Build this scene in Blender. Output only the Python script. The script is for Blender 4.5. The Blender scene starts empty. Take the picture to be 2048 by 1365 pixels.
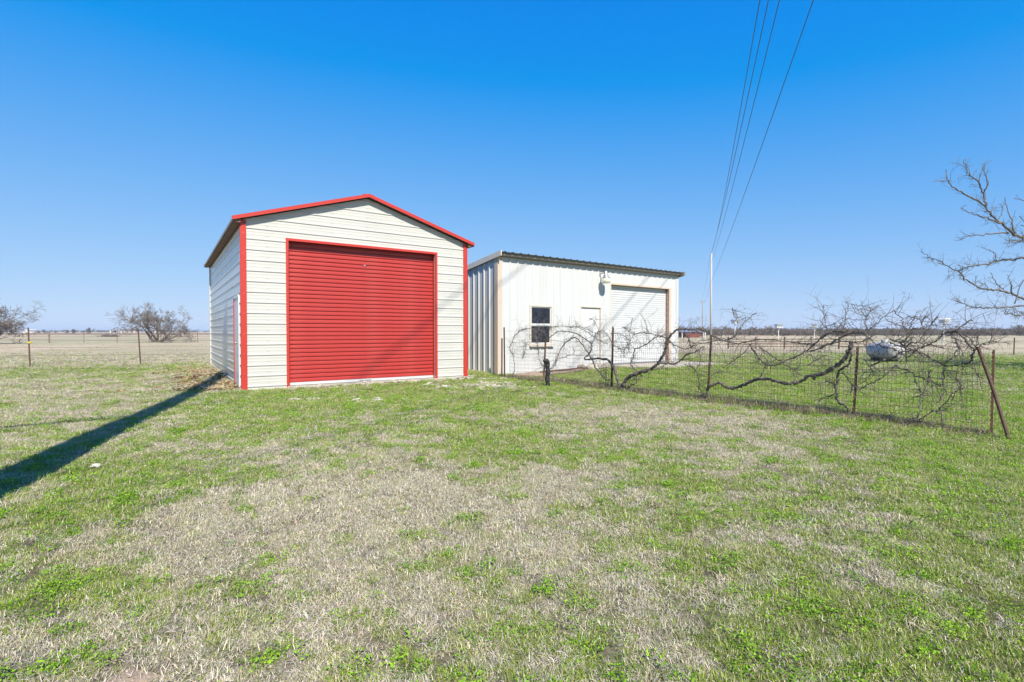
import bpy, math, random
import numpy as np
from mathutils import Vector, Matrix
random.seed(7); RNG = np.random.default_rng(11)
sc = bpy.context.scene
COL = sc.collection
R = math.radians

# ------------------------------------------------------------------ camera, sky, sun, exposure
F_PX, CXP, CYP, PITCH, CAM_H = 1016.0, 1024.0, 682.5, R(1.043), 1.25
cam_d = bpy.data.cameras.new('camera'); cam = bpy.data.objects.new('camera', cam_d); COL.objects.link(cam)
cam_d.sensor_width = 36.0; cam_d.lens = 36.0 * F_PX / 2048.0
cam_d.clip_start = 0.05; cam_d.clip_end = 20000
cam.location = (0, 0, CAM_H); cam.rotation_euler = (R(90) - PITCH, 0, 0)
sc.camera = cam

SUN_EL = R(44.0); SH = Vector((0.352, -0.936, 0)).normalized()      # horizontal direction TOWARDS the sun
SUN_DIR = Vector((SH.x * math.cos(SUN_EL), SH.y * math.cos(SUN_EL), math.sin(SUN_EL)))
sun_d = bpy.data.lights.new('sun', 'SUN'); sun = bpy.data.objects.new('sun', sun_d); COL.objects.link(sun)
sun_d.energy = 5.0; sun_d.angle = R(0.53); sun_d.color = (1.0, 0.94, 0.82)
sun.rotation_euler = SUN_DIR.to_track_quat('Z', 'Y').to_euler()
world = bpy.data.worlds.new('World'); sc.world = world; world.use_nodes = True
wn = world.node_tree; wn.nodes.clear()
sky = wn.nodes.new('ShaderNodeTexSky'); sky.sky_type = 'NISHITA'; sky.sun_disc = False
sky.sun_elevation = SUN_EL; sky.sun_rotation = math.atan2(SH.x, SH.y)
sky.altitude = 2000; sky.air_density = 1.0; sky.dust_density = 0.0; sky.ozone_density = 6.0
# the photograph's strongly saturated rendering of the clear sky: one tone curve per channel on the whole sky
SKY_STRENGTH = 0.1
sp_ = wn.nodes.new('ShaderNodeSeparateColor'); cb_ = wn.nodes.new('ShaderNodeCombineColor'); wn.links.new(sky.outputs[0], sp_.inputs[0])
EXPO = 0.65
for ch, (k_, o_) in enumerate(((0.265, 0.69), (0.250, 0.785), (0.10, 0.98))):
    m0 = wn.nodes.new('ShaderNodeMath'); m0.operation = 'MULTIPLY'; m0.inputs[1].default_value = 0.1; wn.links.new(sp_.outputs[ch], m0.inputs[0])
    m1 = wn.nodes.new('ShaderNodeMath'); m1.operation = 'LOGARITHM'; m1.inputs[1].default_value = math.e; wn.links.new(m0.outputs[0], m1.inputs[0])
    q_ = 1.0 / (SKY_STRENGTH * 2 ** EXPO)
    m2 = wn.nodes.new('ShaderNodeMath'); m2.operation = 'MULTIPLY_ADD'; m2.inputs[1].default_value = k_ * q_; m2.inputs[2].default_value = o_ * q_; wn.links.new(m1.outputs[0], m2.inputs[0])
    m3 = wn.nodes.new('ShaderNodeMath'); m3.operation = 'MAXIMUM'; m3.inputs[1].default_value = 0.0; wn.links.new(m2.outputs[0], m3.inputs[0]); wn.links.new(m3.outputs[0], cb_.inputs[ch])
bg = wn.nodes.new('ShaderNodeBackground'); bg.inputs['Strength'].default_value = SKY_STRENGTH
wo = wn.nodes.new('ShaderNodeOutputWorld')
wn.links.new(cb_.outputs[0], bg.inputs['Color']); wn.links.new(bg.outputs[0], wo.inputs['Surface'])
vs = sc.view_settings; vs.view_transform = 'Standard'; vs.look = 'None'; vs.exposure = EXPO; vs.gamma = 1.0; vs.use_curve_mapping = False
sc.render.engine = 'CYCLES'
sc.cycles.max_bounces = 6; sc.cycles.diffuse_bounces = 3; sc.cycles.glossy_bounces = 3; sc.cycles.transparent_max_bounces = 8

# ------------------------------------------------------------------ helpers
def ray(px, py):
    x, y, z = (px - CXP) / F_PX, 1.0, -(py - CYP) / F_PX
    c, s = math.cos(-PITCH), math.sin(-PITCH)
    return Vector((x, c * y - s * z, s * y + c * z))
def on_ground(px, py, z=0.0):
    d = ray(px, py); t = (z - CAM_H) / d.z
    return Vector((d.x * t, d.y * t, z))
def at_depth(px, py, Y):
    d = ray(px, py); t = Y / d.y
    return Vector((d.x * t, Y, CAM_H + d.z * t))

def hash2(ix, iy, seed):
    h = (ix.astype(np.int64) * 374761393 + iy.astype(np.int64) * 668265263 + seed * 974634777) & 0x7fffffff
    h = ((h ^ (h >> 13)) * 1274126177) & 0x7fffffff
    h = h ^ (h >> 16)
    return (h & 0xffff) / 65535.0
def vnoise(x, y, seed=0):
    ix, iy = np.floor(x), np.floor(y); fx, fy = x - ix, y - iy
    fx = fx * fx * (3 - 2 * fx); fy = fy * fy * (3 - 2 * fy)
    a = hash2(ix, iy, seed); b = hash2(ix + 1, iy, seed); c = hash2(ix, iy + 1, seed); d = hash2(ix + 1, iy + 1, seed)
    return (a * (1 - fx) + b * fx) * (1 - fy) + (c * (1 - fx) + d * fx) * fy
def fbm(x, y, seed=0, octv=4):
    s = 0; a = 0.5; t = 0
    for k in range(octv):
        s = s + a * vnoise(x * 2 ** k + 17.3 * k, y * 2 ** k - 9.1 * k, seed + k); t += a; a *= 0.5
    return s / t

class MB:
    """collects vertices and faces for ONE mesh object"""
    def __init__(s): s.v = []; s.f = []; s.mi = []
    def add(s, vs_, fs_, mi=0):
        o = len(s.v); s.v += [tuple(p) for p in vs_]; s.f += [tuple(i + o for i in f) for f in fs_]; s.mi += [mi] * len(fs_)
    def box(s, x0, x1, y0, y1, z0, z1, mi=0):
        s.add([(x0, y0, z0), (x1, y0, z0), (x1, y1, z0), (x0, y1, z0), (x0, y0, z1), (x1, y0, z1), (x1, y1, z1), (x0, y1, z1)],
              [(0, 3, 2, 1), (4, 5, 6, 7), (0, 1, 5, 4), (1, 2, 6, 5), (2, 3, 7, 6), (3, 0, 4, 7)], mi)
    def prism(s, poly, a, b, mi=0):
        """poly: list of points, swept from +a to +b (Vectors)"""
        n = len(poly); a = Vector(a); b = Vector(b)
        vs_ = [tuple(Vector(p) + a) for p in poly] + [tuple(Vector(p) + b) for p in poly]
        fs_ = [tuple(range(n - 1, -1, -1)), tuple(range(n, 2 * n))] + [(i, (i + 1) % n, n + (i + 1) % n, n + i) for i in range(n)]
        s.add(vs_, fs_, mi)
    def tube(s, pts, rad, sides=6, mi=0, cap=True):
        pts = [Vector(p) for p in pts]; n = len(pts)
        if n < 2: return
        if not hasattr(rad, '__len__'): rad = [rad] * n
        t0 = (pts[1] - pts[0]).normalized()
        up = Vector((0, 0, 1)) if abs(t0.z) < 0.9 else Vector((1, 0, 0))
        nrm = t0.cross(up).normalized(); vs_ = []; fs_ = []
        for i, p in enumerate(pts):
            t = (pts[min(i + 1, n - 1)] - pts[max(i - 1, 0)])
            t = t.normalized() if t.length > 1e-9 else t0
            nrm = (nrm - t * nrm.dot(t))
            nrm = nrm.normalized() if nrm.length > 1e-6 else t.orthogonal().normalized()
            bn = t.cross(nrm)
            for k in range(sides):
                a = 2 * math.pi * k / sides
                vs_.append(tuple(p + (nrm * math.cos(a) + bn * math.sin(a)) * rad[i]))
        for i in range(n - 1):
            for k in range(sides):
                a, b = i * sides + k, i * sides + (k + 1) % sides
                fs_.append((a, b, b + sides, a + sides))
        if cap:
            fs_.append(tuple(range(sides - 1, -1, -1))); fs_.append(tuple(range((n - 1) * sides, n * sides)))
        s.add(vs_, fs_, mi)
    def lathe(s, prof, sides=20, origin=(0, 0, 0), mi=0):
        """prof: list of (r, z)"""
        vs_ = []; fs_ = []; n = len(prof); o = Vector(origin)
        for r, z in prof:
            for k in range(sides):
                a = 2 * math.pi * k / sides
                vs_.append(tuple(o + Vector((r * math.cos(a), r * math.sin(a), z))))
        for i in range(n - 1):
            for k in range(sides):
                a, b = i * sides + k, i * sides + (k + 1) % sides
                fs_.append((a, b, b + sides, a + sides))
        fs_.append(tuple(range(sides - 1, -1, -1))); fs_.append(tuple(range((n - 1) * sides, n * sides)))
        s.add(vs_, fs_, mi)
    def sheet(s, rows, mi=0):
        """rows of equal length -> quads"""
        m = len(rows[0]); vs_ = [p for r in rows for p in r]
        fs_ = [(i * m + j, i * m + j + 1, (i + 1) * m + j + 1, (i + 1) * m + j) for i in range(len(rows) - 1) for j in range(m - 1)]
        s.add(vs_, fs_, mi)
    def build(s, name, mats, parent=None, smooth=False):
        me = bpy.data.meshes.new(name); me.from_pydata(s.v, [], s.f); me.update()
        if not isinstance(mats, (list, tuple)): mats = [mats]
        for m in mats: me.materials.append(m)
        if len(mats) > 1: me.polygons.foreach_set('material_index', s.mi)
        if smooth: me.polygons.foreach_set('use_smooth', [True] * len(me.polygons))
        o = bpy.data.objects.new(name, me); COL.objects.link(o)
        if parent: o.parent = parent
        return o
def tag(o, label=None, cat=None, group=None, kind=None):
    if label: o['label'] = label
    if cat: o['category'] = cat
    if group: o['group'] = group
    if kind: o['kind'] = kind
    return o
def empty(name, loc=(0, 0, 0), rz=0.0, **kw):
    o = bpy.data.objects.new(name, None); COL.objects.link(o); o.empty_display_size = 0.2
    o.location = loc; o.rotation_euler = (0, 0, rz)
    return tag(o, **kw)
def copy_tree(o, parent=None):
    c = o.copy(); COL.objects.link(c)
    if parent: c.parent = parent
    for ch in o.children: copy_tree(ch, c)
    return c

# ------------------------------------------------------------------ materials
def nodes_of(m): return m.node_tree.nodes, m.node_tree.links
def mat(name, col, rough=0.6, metal=0.0, var=0.12, scale=3.0, bump=0.0, bscale=60.0, spec=0.5, dirt=None, dirt_amt=0.35, dscale=1.5, stretch=(1, 1, 1), coat=0.0):
    m = bpy.data.materials.new(name); m.use_nodes = True; N, L = nodes_of(m); b = N['Principled BSDF']
    tc = N.new('ShaderNodeTexCoord'); mp = N.new('ShaderNodeMapping'); mp.inputs['Scale'].default_value = stretch
    L.new(tc.outputs['Object'], mp.inputs['Vector'])
    n1 = N.new('ShaderNodeTexNoise'); n1.inputs['Scale'].default_value = scale; n1.inputs['Detail'].default_value = 6; n1.inputs['Roughness'].default_value = 0.65
    L.new(mp.outputs[0], n1.inputs['Vector'])
    mr = N.new('ShaderNodeMapRange'); mr.inputs['From Min'].default_value = 0.3; mr.inputs['From Max'].default_value = 0.7
    mr.inputs['To Min'].default_value = 1 - var; mr.inputs['To Max'].default_value = 1 + var; L.new(n1.outputs[0], mr.inputs[0])
    mx = N.new('ShaderNodeVectorMath'); mx.operation = 'SCALE'; mx.inputs[0].default_value = col[:3]; L.new(mr.outputs[0], mx.inputs['Scale'])
    out = mx.outputs[0]
    if dirt:
        n2 = N.new('ShaderNodeTexNoise'); n2.inputs['Scale'].default_value = dscale; n2.inputs['Detail'].default_value = 8; n2.inputs['Roughness'].default_value = 0.7
        L.new(mp.outputs[0], n2.inputs['Vector'])
        r2 = N.new('ShaderNodeMapRange'); r2.inputs['From Min'].default_value = 0.5; r2.inputs['From Max'].default_value = 0.75; r2.inputs['To Max'].default_value = dirt_amt
        L.new(n2.outputs[0], r2.inputs[0])
        mm = N.new('ShaderNodeMix'); mm.data_type = 'RGBA'; L.new(r2.outputs[0], mm.inputs['Factor']); L.new(out, mm.inputs['A']); mm.inputs['B'].default_value = (*dirt, 1)
        out = mm.outputs['Result']
    L.new(out, b.inputs['Base Color'])
    b.inputs['Roughness'].default_value = rough; b.inputs['Metallic'].default_value = metal; b.inputs['Specular IOR Level'].default_value = spec
    b.inputs['Coat Weight'].default_value = coat; b.inputs['Coat Roughness'].default_value = 0.08
    if bump:
        n3 = N.new('ShaderNodeTexNoise'); n3.inputs['Scale'].default_value = bscale; n3.inputs['Detail'].default_value = 5; L.new(tc.outputs['Object'], n3.inputs['Vector'])
        bp = N.new('ShaderNodeBump'); bp.inputs['Strength'].default_value = bump; bp.inputs['Distance'].default_value = 0.01; L.new(n3.outputs[0], bp.inputs['Height']); L.new(bp.outputs[0], b.inputs['Normal'])
    return m
M = {}
M['cream'] = mat('cream_painted_steel', (0.50, 0.488, 0.455), 0.30, var=0.05, scale=1.2, bump=0.5, bscale=1.6, dirt=(0.447, 0.404, 0.327), dirt_amt=0.12, dscale=2.5, coat=0.25)
M['red'] = mat('red_painted_steel', (0.447, 0.036, 0.024), 0.38, var=0.06, scale=2.0, bump=0.08, bscale=9)
M['red_door'] = mat('red_shutter_paint', (0.40, 0.034, 0.030), 0.42, var=0.06, scale=1.5, bump=0.08, bscale=9, dirt=(0.430, 0.146, 0.120), dirt_amt=0.32, dscale=3, stretch=(1, 1, 3))
M['galv'] = mat('galvanised_steel', (0.447, 0.447, 0.430), 0.42, metal=0.7, var=0.15, scale=12)
M['roof_grey'] = mat('grey_roof_steel', (0.258, 0.258, 0.249), 0.45, metal=0.3, var=0.15, scale=4)
M['timber'] = mat('brown_eave_framing', (0.189, 0.112, 0.077), 0.7, var=0.2, scale=5)
M['white'] = mat('white_painted_steel', (0.515, 0.52, 0.525), 0.38, var=0.03, scale=1.0, bump=0.08, bscale=6, dirt=(0.447, 0.378, 0.292), dirt_amt=0.30, dscale=1.6, stretch=(3, 3, 0.35))
M['white_door'] = mat('white_door_paint', (0.545, 0.55, 0.555), 0.35, var=0.02, scale=2)
M['offwhite'] = mat('pale_trim_paint', (0.568, 0.516, 0.447), 0.5, var=0.08, scale=3, dirt=(0.327, 0.206, 0.129), dirt_amt=0.35, dscale=4)
M['taupe'] = mat('taupe_trim_paint', (0.232, 0.198, 0.159), 0.5, var=0.08, scale=3)
M['buff'] = mat('buff_corner_trim', (0.533, 0.430, 0.344), 0.5, var=0.07, scale=3, dirt=(0.344, 0.189, 0.103), dirt_amt=0.3, dscale=3)
M['rust_jamb'] = mat('rusty_jamb', (0.224, 0.095, 0.060), 0.8, var=0.3, scale=9)
M['rust'] = mat('rusted_steel', (0.146, 0.073, 0.047), 0.85, var=0.45, scale=30, bump=0.3, bscale=120)
M['rust_dark'] = mat('dark_rusted_steel', (0.099, 0.052, 0.039), 0.8, var=0.4, scale=25, bump=0.3, bscale=120)
M['wire'] = mat('weathered_wire', (0.13, 0.095, 0.07), 0.7, metal=0.3, var=0.2, scale=10)
M['cable'] = mat('dark_power_cable', (0.03, 0.035, 0.045), 0.6, var=0.1)
M['black'] = mat('black_pipe_wrap', (0.018, 0.018, 0.02), 0.55, var=0.4, scale=14, bump=0.6, bscale=40)
M['concrete'] = mat('concrete', (0.396, 0.344, 0.292), 0.9, var=0.14, scale=4, bump=0.3, bscale=50, dirt=(0.258, 0.189, 0.138), dirt_amt=0.4, dscale=2)
M['stone'] = mat('limestone', (0.482, 0.439, 0.370), 0.95, var=0.2, scale=14, bump=0.5, bscale=40)
M['rock_grey'] = mat('grey_rock', (0.258, 0.232, 0.206), 0.95, var=0.3, scale=14, bump=0.6, bscale=40)
M['pole_wood'] = mat('weathered_pole_timber', (0.258, 0.215, 0.172), 0.9, var=0.2, scale=4, stretch=(8, 8, 0.5))
M['pole_pale'] = mat('pale_concrete_pole', (0.40, 0.385, 0.37), 0.8, var=0.06, scale=2)
M['old_wood'] = mat('grey_old_timber', (0.215, 0.172, 0.138), 0.9, var=0.3, scale=8, stretch=(6, 6, 1), bump=0.4, bscale=40)
M['vine'] = mat('vine_bark', (0.115, 0.094, 0.081), 0.9, var=0.45, scale=22, bump=0.8, bscale=70)
M['vine_pale'] = mat('vine_twig_bark', (0.135, 0.112, 0.097), 0.85, var=0.4, scale=14)
M['bark'] = mat('tree_bark', (0.125, 0.113, 0.108), 0.9, var=0.3, scale=12, bump=0.6, bscale=40)
M['scrub_bark'] = mat('scrub_bark', (0.138, 0.112, 0.099), 0.95, var=0.3, scale=3)
M['scrub_twig'] = mat('scrub_twigs', (0.165, 0.138, 0.118), 0.95, var=0.3, scale=1.5)
M['tank'] = mat('silver_tank_paint', (0.45, 0.445, 0.44), 0.6, metal=0.0, var=0.06, scale=3, dirt=(0.310, 0.189, 0.120), dirt_amt=0.3, dscale=2.5)
M['alu'] = mat('white_aluminium', (0.636, 0.636, 0.619), 0.4, var=0.05)
M['dark'] = mat('dark_opening', (0.02, 0.02, 0.022), 0.7)  # near-black colour stands in for the shade inside holes and rooms
M['yellow'] = mat('yellow_plastic', (0.645, 0.473, 0.026), 0.5)
M['barn_red'] = mat('faded_barn_red', (0.17, 0.045, 0.04), 0.7, var=0.15)
M['plaster'] = mat('pale_house_wall', (0.473, 0.430, 0.378), 0.8, var=0.1)
M['roof_brown'] = mat('brown_shingle', (0.146, 0.112, 0.095), 0.9, var=0.2)
M['rubber'] = mat('dark_rubber_strip', (0.03, 0.03, 0.03), 0.7)
def glass_mat():
    m = bpy.data.materials.new('dusty_window_glass'); m.use_nodes = True; N, L = nodes_of(m); b = N['Principled BSDF']
    tc = N.new('ShaderNodeTexCoord'); n = N.new('ShaderNodeTexNoise'); n.inputs['Scale'].default_value = 55; n.inputs['Detail'].default_value = 6
    L.new(tc.outputs['Object'], n.inputs['Vector'])
    r = N.new('ShaderNodeValToRGB'); r.color_ramp.elements[0].position = 0.5; r.color_ramp.elements[0].color = (0.010, 0.013, 0.020, 1)  # dust specks over a near-black base standing in for the unlit room
    r.color_ramp.elements[1].position = 0.8; r.color_ramp.elements[1].color = (0.11, 0.13, 0.17, 1)
    L.new(n.outputs[0], r.inputs[0]); L.new(r.outputs[0], b.inputs['Base Color']); b.inputs['Roughness'].default_value = 0.04
    return m
M['glass'] = glass_mat()
def bowl_mat():
    m = bpy.data.materials.new('ribbed_lamp_refractor'); m.use_nodes = True; N, L = nodes_of(m); b = N['Principled BSDF']
    b.inputs['Base Color'].default_value = (0.72, 0.70, 0.56, 1); b.inputs['Roughness'].default_value = 0.25; b.inputs['Transmission Weight'].default_value = 0.25
    return m
M['bowl'] = bowl_mat()
def blade_mat(name, stops, lo=0.62, hi=1.25, trans=0.25):
    """hue varies from tuft to tuft, brightness from blade to blade"""
    m = bpy.data.materials.new(name); m.use_nodes = True; N, L = nodes_of(m); N.remove(N['Principled BSDF']); out = N['Material Output']
    oi = N.new('ShaderNodeObjectInfo'); g = N.new('ShaderNodeNewGeometry')
    w1 = N.new('ShaderNodeMath'); w1.operation = 'MULTIPLY_ADD'; w1.inputs[1].default_value = 0.35; L.new(g.outputs['Random Per Island'], w1.inputs[0])
    w0 = N.new('ShaderNodeMath'); w0.operation = 'MULTIPLY'; w0.inputs[1].default_value = 0.65; L.new(oi.outputs['Random'], w0.inputs[0]); L.new(w0.outputs[0], w1.inputs[2])
    r = N.new('ShaderNodeValToRGB'); e = r.color_ramp.elements; n = len(stops)
    e[0].position = 0.08; e[0].color = (*stops[0], 1); e[1].position = 0.92; e[1].color = (*stops[-1], 1)
    for k in range(1, n - 1): q = e.new(0.08 + 0.84 * k / (n - 1)); q.color = (*stops[k], 1)
    L.new(w1.outputs[0], r.inputs[0])
    h = N.new('ShaderNodeMath'); h.operation = 'MULTIPLY'; h.inputs[1].default_value = 7.31; L.new(g.outputs['Random Per Island'], h.inputs[0])
    f = N.new('ShaderNodeMath'); f.operation = 'FRACT'; L.new(h.outputs[0], f.inputs[0])
    br = N.new('ShaderNodeMapRange'); br.inputs['To Min'].default_value = lo; br.inputs['To Max'].default_value = hi; L.new(f.outputs[0], br.inputs[0])
    sc_ = N.new('ShaderNodeVectorMath'); sc_.operation = 'SCALE'; L.new(r.outputs[0], sc_.inputs[0]); L.new(br.outputs[0], sc_.inputs['Scale'])
    d = N.new('ShaderNodeBsdfDiffuse'); t = N.new('ShaderNodeBsdfTranslucent'); mx = N.new('ShaderNodeMixShader'); mx.inputs[0].default_value = trans
    L.new(sc_.outputs[0], d.inputs[0]); L.new(sc_.outputs[0], t.inputs[0]); L.new(d.outputs[0], mx.inputs[1]); L.new(t.outputs[0], mx.inputs[2]); L.new(mx.outputs[0], out.inputs['Surface'])
    return m
M['dry'] = blade_mat('dry_grass_blades', ((0.64, 0.57, 0.49), (0.70, 0.63, 0.49), (0.74, 0.66, 0.55), (0.62, 0.50, 0.34), (0.69, 0.67, 0.51)), 0.45, 1.3)
M['straw'] = blade_mat('straw_blades', ((0.396, 0.292, 0.172), (0.516, 0.413, 0.249), (0.602, 0.533, 0.361)))
M['green'] = blade_mat('green_grass_blades', ((0.20, 0.33, 0.035), (0.29, 0.41, 0.05), (0.42, 0.48, 0.10), (0.24, 0.38, 0.07)), 0.42, 1.25, 0.3)
M['clover'] = blade_mat('clover_leaves', ((0.13, 0.29, 0.022), (0.23, 0.43, 0.032), (0.34, 0.52, 0.045)), 0.5, 1.2, 0.3)
M['weed'] = blade_mat('dead_weed_stems', ((0.103, 0.077, 0.056), (0.189, 0.150, 0.107), (0.310, 0.258, 0.189)), trans=0.1)
M['leaf_litter'] = blade_mat('fallen_leaves', ((0.241, 0.146, 0.069), (0.396, 0.284, 0.155), (0.516, 0.430, 0.284)), trans=0.1)

# ------------------------------------------------------------------ frames of the two buildings and of the vine fence
G0 = Vector((-5.783, 10.9, 0)); GA = math.atan2(0.564, 0.826)
W0 = Vector((-0.432, 15.68, 0)); WA = math.atan2(0.6005, 0.7997)
FA = Vector((5.86, 6.2, 0)); FD = Vector((-6.08, 8.6, 0)); FL = FD.length; FU = FD.normalized(); FN = Vector((FU.y, -FU.x, 0))
if FN.y > 0: FN = -FN                                                   # towards the lawn
def loc_of(p, o, a):
    d = Vector(p) - o; return (d.x * math.cos(a) + d.y * math.sin(a), -d.x * math.sin(a) + d.y * math.cos(a))

# ------------------------------------------------------------------ ground
def project(x, y, z=0.0):
    yy = np.maximum(y, 0.3); dz = z - CAM_H
    c, s = math.cos(PITCH), math.sin(PITCH)
    fw = c * yy - s * dz; up = s * yy + c * dz
    return CXP + F_PX * x / fw, CYP - F_PX * up / fw
CTRL = np.array([  # photo px, photo py, greenness
 (1850,1250,.85),(1500,1300,.6),(1250,1250,.42),(950,1290,.42),(700,1250,.36),(500,1200,.6),(300,1180,.62),(100,1120,.5),(100,1300,.38),(260,1350,.12),
 (150,1040,.75),(400,1050,.12),(560,1020,.08),(700,1010,.1),(820,980,.12),(1000,1000,.22),(1150,960,.16),(1300,1010,.5),(1500,1060,.42),(1700,1080,.5),(1900,1000,.9),(2010,900,.95),
 (1700,930,.6),(1500,920,.36),(1300,920,.62),(1100,905,.6),(950,880,.72),(800,890,.42),(650,860,.62),(500,860,.72),(350,960,.7),(200,1010,.75),(450,910,.38),(600,930,.3),(250,960,.72),
 (560,800,.8),(800,795,.92),(1000,800,.85),(1100,825,.3),(1250,830,.22),(1400,850,.28),(1550,885,.45),(1700,890,.62),(1850,890,.8),(100,810,.22),(300,790,.32),(200,850,.42),(60,850,.45),(100,775,.25),(350,738,.62),(170,735,.55),(30,738,.45),(400,765,.25),(430,740,.35),
 (1500,765,.98),(1400,755,.95),(1300,765,.9),(1700,775,.85),(1600,735,.75),(1800,810,.95),(1950,850,.95),(1750,735,.45),(1900,770,.6),(1600,715,.5),(1450,705,.35),(2020,790,.75),(1900,740,.75),(1980,730,.8),
 (1150,770,.7),(1050,785,.55),(250,720,.05),(50,715,.08),(400,715,.05),(200,690,.04),(1100,700,.1),(1500,690,.15),(1700,700,.3),(1950,700,.05),(1800,690,.08),
 (650,1150,.25),(850,1120,.22),(1050,1120,.36),(1250,1120,.4),(1700,1200,.62),(2000,1150,.85),(2000,1340,.95),(400,1300,.5),(250,1090,.5),(800,1340,.55),(1100,1350,.5),(60,980,.6)], float)
def greenness(x, y):
    px, py = project(x, y)
    # distances in a space of (direction, log depth)
    u = (px - 1024) / 1024; v = np.log(np.maximum(py - 664, 2.0))
    cu = (CTRL[:, 0] - 1024) / 1024; cv = np.log(CTRL[:, 1] - 664)
    num = np.zeros_like(x); den = np.zeros_like(x)
    for a, b, g in zip(cu, cv, CTRL[:, 2]):
        w = 1.0 / ((u - a) ** 2 * 6 + (v - b) ** 2 * 5 + 0.012) ** 1.6
        num += w * g; den += w
    g = num / den
    n = fbm(x * 0.9, y * 0.9, 3, 3) - 0.5; n2 = fbm(x * 3.1, y * 3.1, 21, 4) - 0.5; n3 = vnoise(x * 0.35, y * 0.35, 5) - 0.5
    return np.clip(g + n * 0.25 + n2 * 0.30 + n3 * 0.1, 0, 1)
def gz(x, y):
    """ground height"""
    x = np.asarray(x, float); y = np.asarray(y, float)
    d = np.sqrt(x * x + y * y)
    z = (fbm(x * 0.45, y * 0.45, 40, 3) - 0.5) * 0.07 + (fbm(x * 2.3, y * 2.3, 50, 3) - 0.5) * 0.025
    z = z * np.clip((60 - d) / 40, 0.0, 1)
    # low berm along the side of the garage, shallow dip in front of the white building
    lx, ly = (x - G0.x) * math.cos(GA) + (y - G0.y) * math.sin(GA), -(x - G0.x) * math.sin(GA) + (y - G0.y) * math.cos(GA)
    z = z + 0.14 * np.exp(-((lx + 0.5) / 0.9) ** 2) * np.clip((ly - 1.3) / 2.5, 0, 1) * np.clip((11 - ly) / 2, 0, 1)
    wx, wy = (x - W0.x) * math.cos(WA) + (y - W0.y) * math.sin(WA), -(x - W0.x) * math.sin(WA) + (y - W0.y) * math.cos(WA)
    z = z - 0.10 * np.exp(-((wx - 0.3) / 2.2) ** 2 - ((wy + 0.9) / 1.6) ** 2)
    k = np.exp(-np.clip(np.maximum(np.maximum(lx - 5.5, -lx), np.maximum(ly - 9.1, -ly - 0.1)), 0, None) / 0.25)   # flat under the garage
    k2 = np.exp(-np.clip(np.maximum(np.maximum(wx - 9.2, 2.6 - wx), np.maximum(wy - 6, -wy - 1.3)), 0, None) / 0.3)
    z = z * (1 - k * np.where(lx > -0.15, 1, 0.3)) * (1 - k2) - 0.02
    return z
def gz1(x, y): return float(gz(np.array([x]), np.array([y]))[0])
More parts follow.
